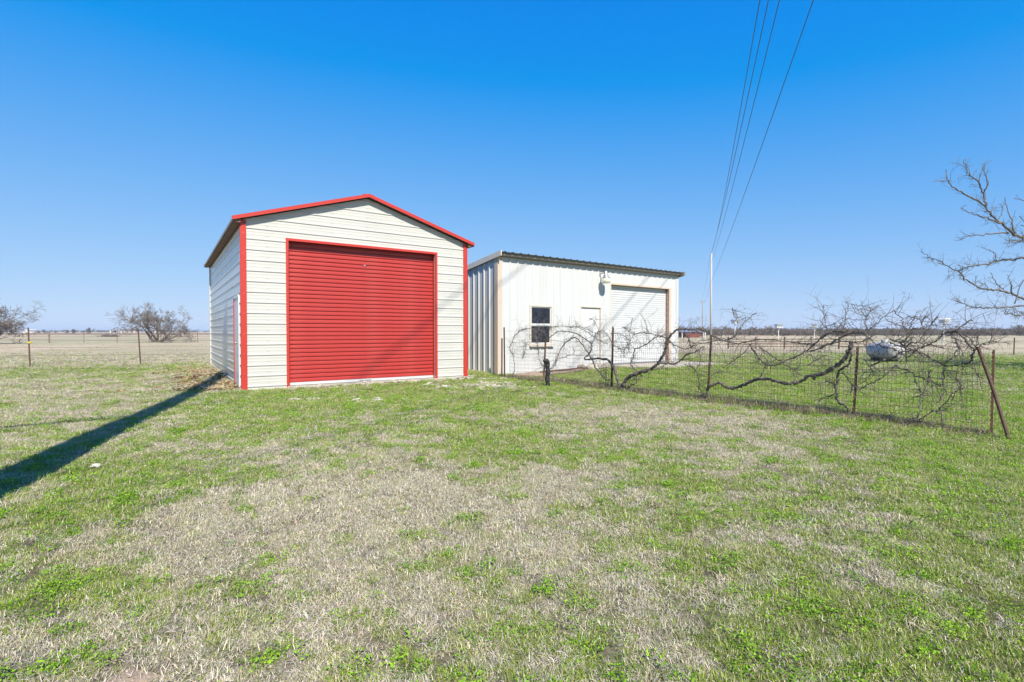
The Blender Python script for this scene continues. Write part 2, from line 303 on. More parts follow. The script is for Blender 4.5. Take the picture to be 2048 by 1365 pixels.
def build_ground():
    ys = np.concatenate([-np.geomspace(1, 3000, 26)[::-1] + 1.0 - 0.0, np.arange(0.4, 9, 0.10), np.arange(9, 30, 0.22), np.geomspace(30, 9000, 70)])
    ys = np.unique(np.round(ys, 4))
    a = np.concatenate([-np.geomspace(1.35, 40, 14)[::-1], np.linspace(-1.3, 1.3, 260), np.geomspace(1.35, 40, 14)])
    Y, A = np.meshgrid(ys, a, indexing='ij')
    X = A * np.maximum(np.abs(Y), 1.4)
    Z = gz(X.ravel(), Y.ravel()).reshape(X.shape)
    g = greenness(X.ravel(), Y.ravel())
    n, m = X.shape
    V = np.stack([X.ravel(), Y.ravel(), Z.ravel()], 1)
    i, j = np.meshgrid(np.arange(n - 1), np.arange(m - 1), indexing='ij')
    q = (i * m + j).ravel(); Fq = np.stack([q, q + 1, q + m + 1, q + m], 1)
    me = bpy.data.meshes.new('ground')
    me.vertices.add(len(V)); me.vertices.foreach_set('co', V.ravel()); me.loops.add(Fq.size); me.loops.foreach_set('vertex_index', Fq.ravel())
    me.polygons.add(len(Fq)); me.polygons.foreach_set('loop_start', np.arange(0, Fq.size, 4)); me.polygons.foreach_set('use_smooth', np.ones(len(Fq), bool))
    me.update(calc_edges=True); me.validate()
    yy = Y.ravel(); cov = np.clip((1.06 * yy + 2.2 - np.abs(X.ravel())) / 0.8, 0, 1) * np.clip((yy - 0.5) / 0.4, 0, 1)
    at = me.attributes.new('cover', 'FLOAT', 'POINT'); at.data.foreach_set('value', cov.astype(np.float32))
    at = me.attributes.new('green', 'FLOAT', 'POINT'); at.data.foreach_set('value', g.astype(np.float32))
    o = bpy.data.objects.new('ground', me); COL.objects.link(o); tag(o, kind='structure', label='flat rough lawn and pasture of mixed dry and green grass')
    m_ = bpy.data.materials.new('thatch_soil_and_gap_shade'); m_.use_nodes = True; N, L = nodes_of(m_); b = N['Principled BSDF']; b.inputs['Roughness'].default_value = 1.0; b.inputs['Specular IOR Level'].default_value = 0.1
    at_ = N.new('ShaderNodeAttribute'); at_.attribute_name = 'green'; tc = N.new('ShaderNodeTexCoord')
    def noise(s, d=6, r=0.65):
        k = N.new('ShaderNodeTexNoise'); k.inputs['Scale'].default_value = s; k.inputs['Detail'].default_value = d; k.inputs['Roughness'].default_value = r; L.new(tc.outputs['Object'], k.inputs['Vector']); return k
    def ramp(src, stops):
        k = N.new('ShaderNodeValToRGB'); e = k.color_ramp.elements
        e[0].position, e[0].color = stops[0][0], (*stops[0][1], 1); e[1].position, e[1].color = stops[-1][0], (*stops[-1][1], 1)
        for p, c in stops[1:-1]: q_ = e.new(p); q_.color = (*c, 1)
        L.new(src, k.inputs[0]); return k
    nf = noise(26, 8, 0.75); nm = noise(5, 6); nl = noise(0.12, 5); nx = noise(0.02, 4)
    dry = ramp(nf.outputs[0], [(0.34, (0.085, 0.066, 0.047)), (0.50, (0.235, 0.190, 0.142)), (0.70, (0.43, 0.37, 0.29))])  # dry and green bases: soil tones darkened for shade in gaps between blades
    grn = ramp(nf.outputs[0], [(0.34, (0.043, 0.043, 0.019)), (0.50, (0.120, 0.129, 0.043)), (0.70, (0.241, 0.258, 0.086))])
    s1 = N.new('ShaderNodeMath'); s1.operation = 'MULTIPLY_ADD'; s1.inputs[1].default_value = 0.9; s1.inputs[2].default_value = -0.45; L.new(nm.outputs[0], s1.inputs[0])
    s2 = N.new('ShaderNodeMath'); s2.operation = 'ADD'; L.new(s1.outputs[0], s2.inputs[0]); L.new(at_.outputs['Fac'], s2.inputs[1])
    sr = N.new('ShaderNodeMapRange'); sr.inputs['From Min'].default_value = 0.30; sr.inputs['From Max'].default_value = 0.70; L.new(s2.outputs[0], sr.inputs[0])
    m1 = N.new('ShaderNodeMix'); m1.data_type = 'RGBA'; L.new(sr.outputs[0], m1.inputs['Factor']); L.new(dry.outputs[0], m1.inputs['A']); L.new(grn.outputs[0], m1.inputs['B'])
    # pasture farther off: dry with broad drifts of olive and pinkish tan
    far = ramp(nl.outputs[0], [(0.32, (0.327, 0.292, 0.172)), (0.47, (0.447, 0.370, 0.267)), (0.56, (0.473, 0.404, 0.301)), (0.70, (0.378, 0.344, 0.198))])
    fx = ramp(nx.outputs[0], [(0.40, (0.78, 0.84, 0.74)), (0.60, (1.06, 0.98, 0.95))])
    fm = N.new('ShaderNodeMix'); fm.data_type = 'RGBA'; fm.blend_type = 'MULTIPLY'; fm.inputs['Factor'].default_value = 1; L.new(far.outputs[0], fm.inputs['A']); L.new(fx.outputs[0], fm.inputs['B'])
    nff = ramp(nf.outputs[0], [(0.35, (0.80, 0.80, 0.80)), (0.65, (1.12, 1.12, 1.12))])
    fm2 = N.new('ShaderNodeMix'); fm2.data_type = 'RGBA'; fm2.blend_type = 'MULTIPLY'; fm2.inputs['Factor'].default_value = 1; L.new(fm.outputs['Result'], fm2.inputs['A']); L.new(nff.outputs[0], fm2.inputs['B'])
    ln = N.new('ShaderNodeVectorMath'); ln.operation = 'LENGTH'; L.new(tc.outputs['Object'], ln.inputs[0])
    dr = N.new('ShaderNodeMapRange'); dr.inputs['From Min'].default_value = 24; dr.inputs['From Max'].default_value = 44; L.new(ln.outputs['Value'], dr.inputs[0])
    ac = N.new('ShaderNodeAttribute'); ac.attribute_name = 'cover'; inv = N.new('ShaderNodeMath'); inv.operation = 'SUBTRACT'; inv.inputs[0].default_value = 1.0; L.new(ac.outputs['Fac'], inv.inputs[1])
    mxm = N.new('ShaderNodeMath'); mxm.operation = 'MAXIMUM'; L.new(dr.outputs[0], mxm.inputs[0]); L.new(inv.outputs[0], mxm.inputs[1])
    m2 = N.new('ShaderNodeMix'); m2.data_type = 'RGBA'; L.new(mxm.outputs[0], m2.inputs['Factor']); lg = N.new('ShaderNodeMapRange'); lg.inputs['From Min'].default_value = 0.45; lg.inputs['From Max'].default_value = 0.9; lg.inputs['To Max'].default_value = 0.7; L.new(s2.outputs[0], lg.inputs[0])
    fg = N.new('ShaderNodeMix'); fg.data_type = 'RGBA'; L.new(lg.outputs[0], fg.inputs['Factor']); L.new(fm2.outputs['Result'], fg.inputs['A']); fg.inputs['B'].default_value = (0.23, 0.28, 0.085, 1)
    L.new(m1.outputs['Result'], m2.inputs['A']); L.new(fg.outputs['Result'], m2.inputs['B'])
    L.new(m2.outputs['Result'], b.inputs['Base Color'])
    bp = N.new('ShaderNodeBump'); bp.inputs['Strength'].default_value = 0.9; bp.inputs['Distance'].default_value = 0.03; L.new(nf.outputs[0], bp.inputs['Height']); L.new(bp.outputs[0], b.inputs['Normal'])
    me.materials.append(m_)
    return o
ground = build_ground()

def ground_sheet(name, x0, x1, y0, y1, z, m, label, kind='structure'):
    b = MB(); rows = []
    for yy in np.linspace(y0, y1, 8): rows.append([(xx, yy, z) for xx in np.linspace(x0, x1, 12)])
    b.sheet(rows); o = b.build(name, m); return tag(o, label=label, kind=kind)
# ploughed strip of bare red-brown earth far off on the left
M['plough'] = mat('ploughed_earth', (0.284, 0.150, 0.095), 1.0, var=0.12, scale=0.05)
b = MB(); b.sheet([[(-320, 230, 0.06), (-20, 230, 0.06)], [(-520, 420, 0.06), (-40, 420, 0.06)]])
tag(b.build('ploughed_field', M['plough']), label='strip of bare red brown ploughed earth beyond the pasture', kind='structure')
# low blue hills on the horizon
b = MB(); rows = [[], []]
for k in range(90):
    a = R(-52 + 104 * k / 89); d = 5200 + 500 * math.sin(k * 0.3)
    h = 14 + 10 * float(vnoise(np.array([k * 0.13]), np.array([2.5]), 9)[0]) * (0.5 if a < 0 else 1.5)
    rows[0].append((d * math.sin(a), d * math.cos(a), -4)); rows[1].append(((d + 500) * math.sin(a), (d + 500) * math.cos(a), h))
b.sheet(rows); M['hill'] = mat('distant_wooded_ground', (0.075, 0.09, 0.07), 1.0, var=0.2, scale=0.01)
tag(b.build('hills', M['hill'], smooth=True), label='low wooded rise along the far horizon', kind='structure')

# ------------------------------------------------------------------ RED AND CREAM GARAGE
GW, GL, EAVE, RIDGE, OV = 5.465, 9.1, 3.66, 4.50, 0.15
SL = (RIDGE - EAVE) / (GW / 2)
PITCH_C = 0.2286
DX0, DX1, DTOP = 0.93, 4.54, 3.29                                        # big door opening
SD0, SD1, SDT = 0.42, 1.36, 2.05                                        # side door (along the left wall)
gar = empty('garage', G0, GA, label='tall cream steel garage with red trim, gable roof and a red roll-up door', cat='garage')
def roof_z(x): return EAVE + SL * (GW / 2 - abs(x - GW / 2))
CP = [(0.0, 0.0), (0.006, 0.016), (0.030, 0.016), (0.042, 0.0), (0.098, 0.0), (0.106, 0.002), (0.120, 0.002), (0.128, 0.0), (0.166, 0.0), (0.174, 0.002), (0.188, 0.002), (0.196, 0.0), (PITCH_C, 0.0)]
T0 = 0.055; ZB = 0.045                                                               # height of the lowest rib
# front wall
b = MB()
b.box(0.02, DX0, 0.004, 0.06, -0.05, DTOP); b.box(DX1, GW - 0.02, 0.004, 0.06, -0.05, DTOP)
b.prism([(0.02, 0, DTOP), (GW - 0.02, 0, DTOP), (GW - 0.02, 0, EAVE), (GW / 2, 0, RIDGE - 0.01), (0.02, 0, EAVE)], (0, 0.004, 0), (0, 0.06, 0))
fw = b.build('front_wall', M['cream'], gar)
def course(z0, xa, xb, gable, parent, wall='front', zmin=None):
    """one horizontal course of ribbed siding from xa to xb"""
    bb = MB(); r0, r1 = [], []
    prof = [(z0 + dz, d) for dz, d in CP]
    if zmin is not None: prof = [(zmin, 0.0)] + [(z, d) for z, d in prof if z > zmin + 0.004]
    if gable:
        pr2 = []
        for z, d in prof:
            if z <= RIDGE - 0.02: pr2.append((z, d))
        prof = pr2
        if len(prof) < 2: return
    for z, d in prof:
        a, c = xa, xb
        if gable and z > EAVE:
            half = (RIDGE - 0.01 - z) / SL; a, c = max(a, GW / 2 - half), min(c, GW / 2 + half)
        r0.append((a, z, d)); r1.append((c, z, d))
    if wall == 'front': rows = [[(x, -d, z) for x, z, d in r0], [(x, -d, z) for x, z, d in r1]]
    elif wall == 'left': rows = [[(-d, x, z) for x, z, d in r0], [(-d, x, z) for x, z, d in r1]]
    elif wall == 'right': rows = [[(GW + d, x, z) for x, z, d in r0], [(GW + d, x, z) for x, z, d in r1]]
    else: rows = [[(x, GL + d, z) for x, z, d in r0], [(x, GL + d, z) for x, z, d in r1]]
    bb.sheet(rows); return bb.build('siding_panel', M['cream'], parent)
k = 0
while True:
    z0 = ZB + (k - 1) * PITCH_C
    if z0 > RIDGE - 0.08: break
    if z0 < DTOP - 0.13:
        course(z0, 0.075, DX0, False, fw); course(z0, DX1, GW - 0.075, False, fw)
    elif z0 < DTOP + T0:
        course(z0, 0.075, DX0, False, fw); course(z0, DX1, GW - 0.075, False, fw); course(z0, DX0, DX1, False, fw, zmin=DTOP + T0)
    else: course(z0, 0.03, GW - 0.03, True, fw)
    k += 1
# left wall with the narrow door
b = MB(); b.box(0.004, 0.06, 0.06, SD0, -0.05, EAVE); b.box(0.004, 0.06, SD1, GL, -0.05, EAVE); b.box(0.004, 0.06, SD0, SD1, SDT, EAVE)
lw = b.build('side_wall', M['cream'], gar)
for k in range(17):
    z0 = ZB + (k - 1) * PITCH_C
    if z0 + PITCH_C > EAVE + 0.15: break
    if z0 + 0.12 < SDT: course(z0, 0.05, SD0 - 0.03, False, lw, 'left'); course(z0, SD1 + 0.03, GL - 0.03, False, lw, 'left')
    else: course(z0, 0.05, GL - 0.03, False, lw, 'left')
b = MB(); b.box(GW - 0.06, GW - 0.004, 0.06, GL, -0.05, EAVE); rw = b.build('side_wall', M['cream'], gar)
for k in range(16): course(ZB + (k - 1) * PITCH_C, 0.05, GL - 0.03, False, rw, 'right')
b = MB(); b.prism([(0.02, 0, -0.05), (GW - 0.02, 0, -0.05), (GW - 0.02, 0, EAVE), (GW / 2, 0, RIDGE - 0.01), (0.02, 0, EAVE)], (0, GL - 0.06, 0), (0, GL - 0.004, 0))
b.build('back_wall', M['cream'], gar)
b = MB(); b.box(0.1, GW - 0.1, 0.1, GL - 0.1, -0.04, 0.02); b.build('floor_slab', M['concrete'], gar)
# red corner trims (L-shaped), with screw heads
def corner(xo, sx, yo, sy, nm='corner_trim', m_=None):
    m_ = m_ or M['red']
    bb = MB(); w, t = 0.082, 0.034
    bb.box(min(xo, xo - sx * w), max(xo, xo - sx * w), min(yo, yo - sy * -t) if False else (yo - t if sy < 0 else yo), (yo + 0.0 if sy < 0 else yo + t), -0.03, EAVE - 0.015)
    bb.box(min(xo + sx * t, xo), max(xo + sx * t, xo), (yo - t if sy < 0 else yo - w), (yo + w * 0.55 if sy < 0 else yo + t), -0.03, EAVE - 0.015)
    for q in range(8):
        z = 0.35 + q * 0.43; xx = xo - sx * 0.03
        bb.box(xx - 0.006, xx + 0.006, yo - t - 0.004 if sy < 0 else yo + t, yo - t if sy < 0 else yo + t + 0.004, z, z + 0.012, 1)
    return bb.build(nm, [m_, M['galv']], gar)
corner(0.0, -1, 0.0, -1); corner(GW, 1, 0.0, -1); corner(0.0, -1, GL, 1, m_=M['cream']); corner(GW, 1, GL, 1, m_=M['cream'])
# big roll-up door: trims, slats, bottom bar
dr = empty('roll_up_door', (0, 0, 0)); dr.parent = gar
T = 0.055
for nm, bx_ in (('jamb_trim', (DX0 - T, DX0, -0.032, 0.185, -0.02, DTOP + T)), ('jamb_trim', (DX1, DX1 + T, -0.032, 0.185, -0.02, DTOP + T)), ('header_trim', (DX0, DX1, -0.032, 0.185, DTOP, DTOP + T))):
    bb = MB(); bb.box(*bx_); bb.build(nm, M['red'], dr)
NS = 33; sh = (DTOP - 0.10) / NS
sl_prof = [(0.0, 0.0), (0.03, 0.022), (0.14, 0.028), (0.46, 0.0295), (0.78, 0.028), (0.85, 0.023), (0.89, 0.0), (1.0, 0.0)]
bb = MB(); rows = [[(DX0 + 0.003, 0.170 - d, z * sh) for z, d in sl_prof], [(DX1 - 0.003, 0.170 - d, z * sh) for z, d in sl_prof]]
bb.sheet(rows); s0 = bb.build('slat', M['red_door'], dr); s0.location.z = 0.09
for k in range(1, NS):
    c = s0.copy(); COL.objects.link(c); c.parent = dr; c.location.z = 0.09 + k * sh
bb = MB(); bb.box(DX0 + 0.003, DX1 - 0.003, 0.172, 0.182, 0.09, DTOP); bb.build('curtain_backing', M['red_door'], dr)
bb = MB(); bb.box(DX0 + 0.003, DX1 - 0.003, 0.125, 0.170, 0.03, 0.088); bb.build('bottom_bar', M['white_door'], dr)
bb = MB(); bb.box(2.68, 2.73, 0.128, 0.139, DTOP - 0.42, DTOP - 0.395); bb.box(2.70, 2.712, 0.120, 0.128, DTOP - 0.43, DTOP - 0.385); bb.build('latch', M['galv'], dr)
bb = MB(); bb.box(2.55, 2.85, 0.118, 0.1245, 0.045, 0.07); bb.build('lift_handle', M['galv'], dr)
bb = MB(); bb.box(DX0 + 0.01, DX1 - 0.01, 0.13, 0.165, -0.01, 0.03); bb.build('bottom_seal', M['rubber'], dr)
# personnel door in the side wall
sd = empty('side_door', (0, 0, 0)); sd.parent = gar
bb = MB(); bb.box(-0.018, 0.02, SD0 + 0.035, SD1 - 0.035, 0.02, SDT - 0.035); bb.build('door_leaf', M['white_door'], sd)
for nm, q in (('door_frame', (-0.034, 0.03, SD0 - 0.03, SD0 + 0.035, -0.02, SDT)), ('door_frame', (-0.034, 0.03, SD1 - 0.035, SD1 + 0.03, -0.02, SDT)), ('door_frame', (-0.034, 0.03, SD0 + 0.035, SD1 - 0.035, SDT - 0.035, SDT + 0.03))):
    bb = MB(); bb.box(*q); bb.build(nm, M['red'] if q[2] > 1 else M['white_door'], sd)
bb = MB(); bb.lathe([(0.0, 0), (0.03, 0), (0.03, 0.008), (0.012, 0.012), (0.012, 0.04), (0.028, 0.05), (0.03, 0.065), (0.02, 0.078), (0.0, 0.08)], 10)
hn = bb.build('door_knob', M['galv'], sd, True); hn.location = (-0.018, SD0 + 0.10, 1.0); hn.rotation_euler = (0, R(-90), 0)
# roof
rf = empty('roof', (0, 0, 0)); rf.parent = gar
EO, FO = 0.19, 0.14                                                        # side and gable overhangs
for sgn in (-1, 1):
    bb = MB(); n_r = int((GL + 2 * FO) / 0.2286); rows = [[], []]
    x_e = GW / 2 + sgn * (GW / 2 + EO); z_e = RIDGE + 0.03 - SL * (GW / 2 + EO)
    for i in range(n_r + 1):
        y0 = -FO + 0.005 + i * (GL + 2 * FO - 0.01) / n_r
        for dy, h in ((0.0, 0.018), (0.02, 0.018), (0.035, 0.0), (0.19, 0.0), (0.207, 0.018)):
            if i == n_r and dy > 0: break
            rows[0].append((GW / 2, y0 + dy, RIDGE + 0.03 + h)); rows[1].append((x_e, y0 + dy, z_e + h))
    bb.sheet(rows); bb.build('roof_sheet', M['roof_grey'], rf)
    bb = MB()                                                              # purlins and eave channel under the overhang
    a = GW / 2 + sgn * (GW / 2 + 0.03); c = GW / 2 + sgn * (GW / 2 + EO - 0.03)
    za, zc = RIDGE - SL * (GW / 2 + 0.03) + 0.02, RIDGE - SL * (GW / 2 + EO - 0.03) + 0.02
    bb.prism([(a, 0, za), (a, 0, za - 0.10), (c, 0, zc - 0.06), (c, 0, zc)], (0, -FO + 0.03, 0), (0, GL + FO - 0.03, 0)); bb.build('eave_purlin', M['timber'], rf)
    bb = MB(); bb.prism([(x_e, 0, z_e + 0.0), (x_e, 0, z_e - 0.05), (x_e - sgn * 0.02, 0, z_e - 0.05), (x_e - sgn * 0.02, 0, z_e + 0.0)], (0, -FO + 0.01, 0), (0, GL + FO - 0.01, 0)); bb.build('eave_trim', M['taupe'], rf)
    for y0, y1 in ((-FO - 0.02, -FO + 0.005), (GL + FO - 0.005, GL + FO + 0.02)):
        bb = MB()
        bb.prism([(GW / 2, 0, RIDGE + 0.07), (GW / 2, 0, RIDGE - 0.002), (x_e, 0, z_e - 0.032), (x_e, 0, z_e + 0.04)], (0, y0, 0), (0, y1, 0))
        yy0, yy1 = (y0, y0 + 0.11) if y0 < 0 else (y1 - 0.11, y1)
        bb.prism([(GW / 2, 0, RIDGE + 0.078), (GW / 2, 0, RIDGE + 0.0705), (x_e, 0, z_e + 0.0405), (x_e, 0, z_e + 0.048)], (0, yy0, 0), (0, yy1, 0))
        bb.build('gable_trim', M['red'], rf)
bb = MB(); bb.box(GW / 2 - 0.12, GW / 2 + 0.12, -FO, GL + FO, RIDGE + 0.035, RIDGE + 0.066); bb.build('ridge_cap', M['red'], rf)
# screw rows on the gable sheets
bb = MB()
for xx in (0.5, 1.9, 2.735, 3.6, 5.0):
    for k in range(20):
        z = ZB + k * PITCH_C + 0.085
        if z < DTOP + 0.1 and DX0 - 0.1 < xx < DX1 + 0.1: continue
        if z > roof_z(xx) - 0.08: continue
        bb.box(xx - 0.008, xx + 0.008, -0.008, 0.0, z, z + 0.014)
o = bb.build('screw_heads', M['galv'], fw); o['kind'] = 'stuff'

# ------------------------------------------------------------------ WHITE WORKSHOP
WL, WD, WH, WS = 9.14, 7.3, 3.56, 0.135                                   # length, depth, front wall height, roof fall
wsh = empty('workshop', W0, WA, label='long low white ribbed metal workshop with flat sloping roof and roll-up door', cat='workshop')
OPEN = [(1.30, 2.16, 0.86, 2.07), (3.55, 4.52, 0.02, 2.11), (5.07, 8.55, 0.02, 2.99)]   # window, door, roll-up door
RIBP = [(0.0, 0.0), (0.112, 0.0), (0.139, 0.030), (0.166, 0.030), (0.193, 0.0), (0.232, 0.0), (0.238, 0.002), (0.250, 0.002), (0.256, 0.0), (0.3048, 0.0)]
def panel_wall(parent, length, z_top, face, opens, mname='white'):
    """900 mm wide wall panels of three ribs each, cut round the openings"""
    x = 0.0
    while x < length - 0.02:
        x1 = min(x + 0.9144, length)
        xs = []
        for q in range(3):
            for dx, d in RIBP[:-1]:
                if x + q * 0.3048 + dx < x1 - 1e-4: xs.append((x + q * 0.3048 + dx, d))
        xs.append((x1, 0.0))
        def dep(v):
            for (a, da), (c, dc) in zip(xs[:-1], xs[1:]):
                if a <= v <= c: return da + (dc - da) * (v - a) / max(c - a, 1e-6)
            return 0.0
        for o_ in opens:
            for e in o_[:2]:
                if x + 0.003 < e < x1 - 0.003: xs.append((e, dep(e)))
        xs.sort(); bb = MB()
        for (a, da), (c, dc) in zip(xs[:-1], xs[1:]):
            mid = (a + c) / 2; segs = [(-0.16 if mid < 3 else 0.0, None)]
            z0 = segs[0][0]
            spans = []; cur = z0
            for ox0, ox1, oz0, oz1 in opens:
                if ox0 < mid < ox1:
                    if oz0 > cur + 0.03: spans.append((cur, oz0))
                    cur = oz1
            spans.append((cur, None))
            for s0_, s1_ in spans:
                ta, tc_ = (s1_ if s1_ is not None else z_top(a)), (s1_ if s1_ is not None else z_top(c))
                if face == 'front': bb.add([(a, -da, s0_), (c, -dc, s0_), (c, -dc, tc_), (a, -da, ta)], [(0, 1, 2, 3)])
                elif face == 'left': bb.add([(-da, a, s0_), (-dc, c, s0_), (-dc, c, tc_), (-da, a, ta)], [(0, 3, 2, 1)])
                elif face == 'right': bb.add([(WL + da, a, s0_), (WL + dc, c, s0_), (WL + dc, c, tc_), (WL + da, a, ta)], [(0, 1, 2, 3)])
        bb.build('wall_panel', M[mname], parent)
        x = x1 + 0.0015
def box_frame(parent, name, x0, x1, z0, z1, w, y0, y1, m, bottom=True):
    for q in ((x0 - w, x0, y0, y1, z0 - (w if bottom else 0), z1 + w), (x1, x1 + w, y0, y1, z0 - (w if bottom else 0), z1 + w), (x0, x1, y0, y1, z1, z1 + w)) + (((x0, x1, y0, y1, z0 - w, z0),) if bottom else ()):
        bb = MB(); bb.box(*q); bb.build(name, m, parent)
b = MB()                                                                   # girts and lining behind the sheets
b.box(0.03, 1.30, 0.012, 0.08, -0.1, WH); b.box(2.16, 3.55, 0.012, 0.08, -0.1, WH); b.box(4.52, 5.07, 0.012, 0.08, -0.1, WH); b.box(8.55, WL - 0.03, 0.012, 0.08, -0.1, WH)
b.box(1.30, 2.16, 0.012, 0.08, -0.1, 0.86); b.box(1.30, 2.16, 0.012, 0.08, 2.07, WH); b.box(3.55, 4.52, 0.012, 0.08, 2.11, WH); b.box(5.07, 8.55, 0.012, 0.08, 2.99, WH)
wf = b.build('front_wall', M['white'], wsh); panel_wall(wf, WL, lambda x: WH, 'front', OPEN)
zt = lambda y: WH - WS * y
b = MB(); b.prism([(0.012, 0.08, -0.1), (0.012, WD, -0.1), (0.012, WD, zt(WD)), (0.012, 0.08, zt(0.08))], (0, 0, 0), (0.07, 0, 0)); wlft = b.build('side_wall', M['white'], wsh); panel_wall(wlft, WD, zt, 'left', [])
b = MB(); b.prism([(WL - 0.012, 0.08, -0.1), (WL - 0.012, WD, -0.1), (WL - 0.012, WD, zt(WD)), (WL - 0.012, 0.08, zt(0.08))], (-0.07, 0, 0), (0, 0, 0)); wrgt = b.build('side_wall', M['white'], wsh); panel_wall(wrgt, WD, zt, 'right', [])
b = MB(); b.box(0.03, WL - 0.03, WD - 0.08, WD - 0.01, -0.1, zt(WD)); b.build('back_wall', M['white'], wsh)
for xo, sx in ((0.0, -1), (WL, 1)):                                         # buff corner trims
    bb = MB(); bb.box(min(xo + sx * 0.035, xo - sx * 0.11), max(xo + sx * 0.035, xo - sx * 0.11), -0.036, -0.003, -0.17 if sx < 0 else 0.0, WH - 0.002)
    bb.box(min(xo + sx * 0.003, xo + sx * 0.036), max(xo + sx * 0.003, xo + sx * 0.036), -0.003, 0.15, -0.17 if sx < 0 else 0.0, WH - 0.03); bb.build('corner_trim', M['buff'] if sx < 0 else M['white'], wsh)
# window
wd = empty('window', (0, 0, 0)); wd.parent = wsh; x0, x1, z0, z1 = OPEN[0]
box_frame(wd, 'window_frame', x0, x1, z0, z1, 0.055, -0.034, 0.03, M['offwhite'])
for za, zb, yo in ((z0, (z0 + z1) / 2 - 0.02, 0.035), ((z0 + z1) / 2 + 0.02, z1, 0.015)):
    bb = MB(); w = 0.035; bb.box(x0, x0 + w, yo - 0.02, yo + 0.02, za, zb); bb.box(x1 - w, x1, yo - 0.02, yo + 0.02, za, zb); bb.box(x0 + w, x1 - w, yo - 0.02, yo + 0.02, za, za + w); bb.box(x0 + w, x1 - w, yo - 0.02, yo + 0.02, zb - w, zb); bb.build('sash', M['white_door'], wd)
    bb = MB(); bb.box(x0 + w, x1 - w, yo - 0.003, yo + 0.003, za + w, zb - w); bb.build('pane', M['glass'], wd)
bb = MB(); bb.box(x0 - 0.07, x1 + 0.07, -0.10, -0.005, z0 - 0.095, z0 - 0.057); bb.build('sill', M['offwhite'], wd)
bb = MB(); bb.box(x0, x1, -0.02, 0.055, (z0 + z1) / 2 - 0.02, (z0 + z1) / 2 + 0.02); bb.build('meeting_rail', M['white_door'], wd)
bb = MB(); bb.box(x0, x1, 0.09, 0.11, z0, z1); bb.build('room_shade_sheet', M['dark'], wd)  # black sheet added to stand in for the shade of the room
# personnel door
pd = empty('door', (0, 0, 0)); pd.parent = wsh; x0, x1, z0, z1 = OPEN[1]
box_frame(pd, 'door_frame', x0, x1, z0, z1, 0.05, -0.034, 0.05, M['offwhite'], False)
bb = MB(); bb.box(x0 + 0.004, x1 - 0.004, 0.02, 0.06, z0 + 0.01, z1 - 0.004); bb.build('door_leaf', M['white_door'], pd)
bb = MB(); bb.box(x0, x1, -0.02, 0.06, -0.03, 0.025); bb.build('threshold', M['galv'], pd)
bb = MB(); bb.lathe([(0.0, 0), (0.03, 0), (0.03, 0.008), (0.012, 0.012), (0.012, 0.04), (0.028, 0.05), (0.03, 0.065), (0.02, 0.078), (0.0, 0.08)], 10)
hn = bb.build('door_knob', M['galv'], pd, True); hn.location = (x0 + 0.09, 0.02, 1.0); hn.rotation_euler = (R(90), 0, 0)
# roll-up door
rd = empty('roll_up_door', (0, 0, 0)); rd.parent = wsh; x0, x1, z0, z1 = OPEN[2]
for nm, q, m_ in (('jamb_trim', (x0 - 0.05, x0, -0.036, 0.16, 0, z1 + 0.06), 'offwhite'), ('jamb_trim', (x1 + 0.004, x1 + 0.13, -0.036, -0.004, 0, z1 + 0.06), 'buff'), ('jamb_lining', (x1, x1 + 0.05, -0.004, 0.16, 0, z1), 'rust_jamb'), ('header_trim', (x0, x1 + 0.004, -0.036, 0.16, z1, z1 + 0.06), 'buff')):
    bb = MB(); bb.box(*q); bb.build(nm, M[m_], rd)
NS2 = 34; sh2 = (z1 - 0.07) / NS2
SH = 0.5; bb = MB(); bb.sheet([[(x0 + 0.003, 0.15 - d * SH, z * sh2) for z, d in sl_prof], [(x1 - 0.003, 0.15 - d * SH, z * sh2) for z, d in sl_prof]])
s0 = bb.build('slat', M['white_door'], rd); s0.location.z = 0.07
for k in range(1, NS2):
    c = s0.copy(); COL.objects.link(c); c.parent = rd; c.location.z = 0.07 + k * sh2
bb = MB(); bb.box(x0 + 0.003, x1 - 0.003, 0.153, 0.16, 0.07, z1); bb.build('curtain_backing', M['white_door'], rd)
bb = MB(); bb.box(x0 + 0.003, x1 - 0.003, 0.11, 0.15, 0.012, 0.068); bb.build('bottom_bar', M['galv'], rd)
# roof with ribs, fascia, rake trims
rf = empty('roof', (0, 0, 0)); rf.parent = wsh
bb = MB(); rows = [[], []]; n_r = int((WL + 0.2) / 0.3048) + 1; OF = 0.26
for i in range(n_r + 1):
    xx = -0.05 + i * 0.3048
    for dx, h in ((0.0, 0.0), (0.10, 0.0), (0.118, 0.026), (0.15, 0.026), (0.168, 0.0)):
        v = xx + dx
        if v > WL + 0.07: break
        rows[0].append((v, -OF - 0.01, WH + 0.09 + h + WS * OF)); rows[1].append((v, WD + 0.15, WH + 0.09 + h - WS * (WD + 0.15)))
bb.sheet(rows); bb.build('roof_sheet', M['roof_grey'], rf)
bb = MB(); bb.box(-0.05, WL + 0.075, -OF + 0.075, -OF + 0.095, WH + 0.0 + WS * OF, WH + 0.078 + WS * OF); bb.build('fascia', M['taupe'], rf)
bb = MB(); bb.prism([(0, -OF + 0.097, WH + 0.015 + WS * OF), (0, 0.01, WH + 0.0), (0, 0.01, WH + 0.02), (0, -OF + 0.097, WH + 0.04 + WS * OF)], (-0.045, 0, 0), (WL + 0.07, 0, 0)); bb.build('soffit', M['taupe'], rf)
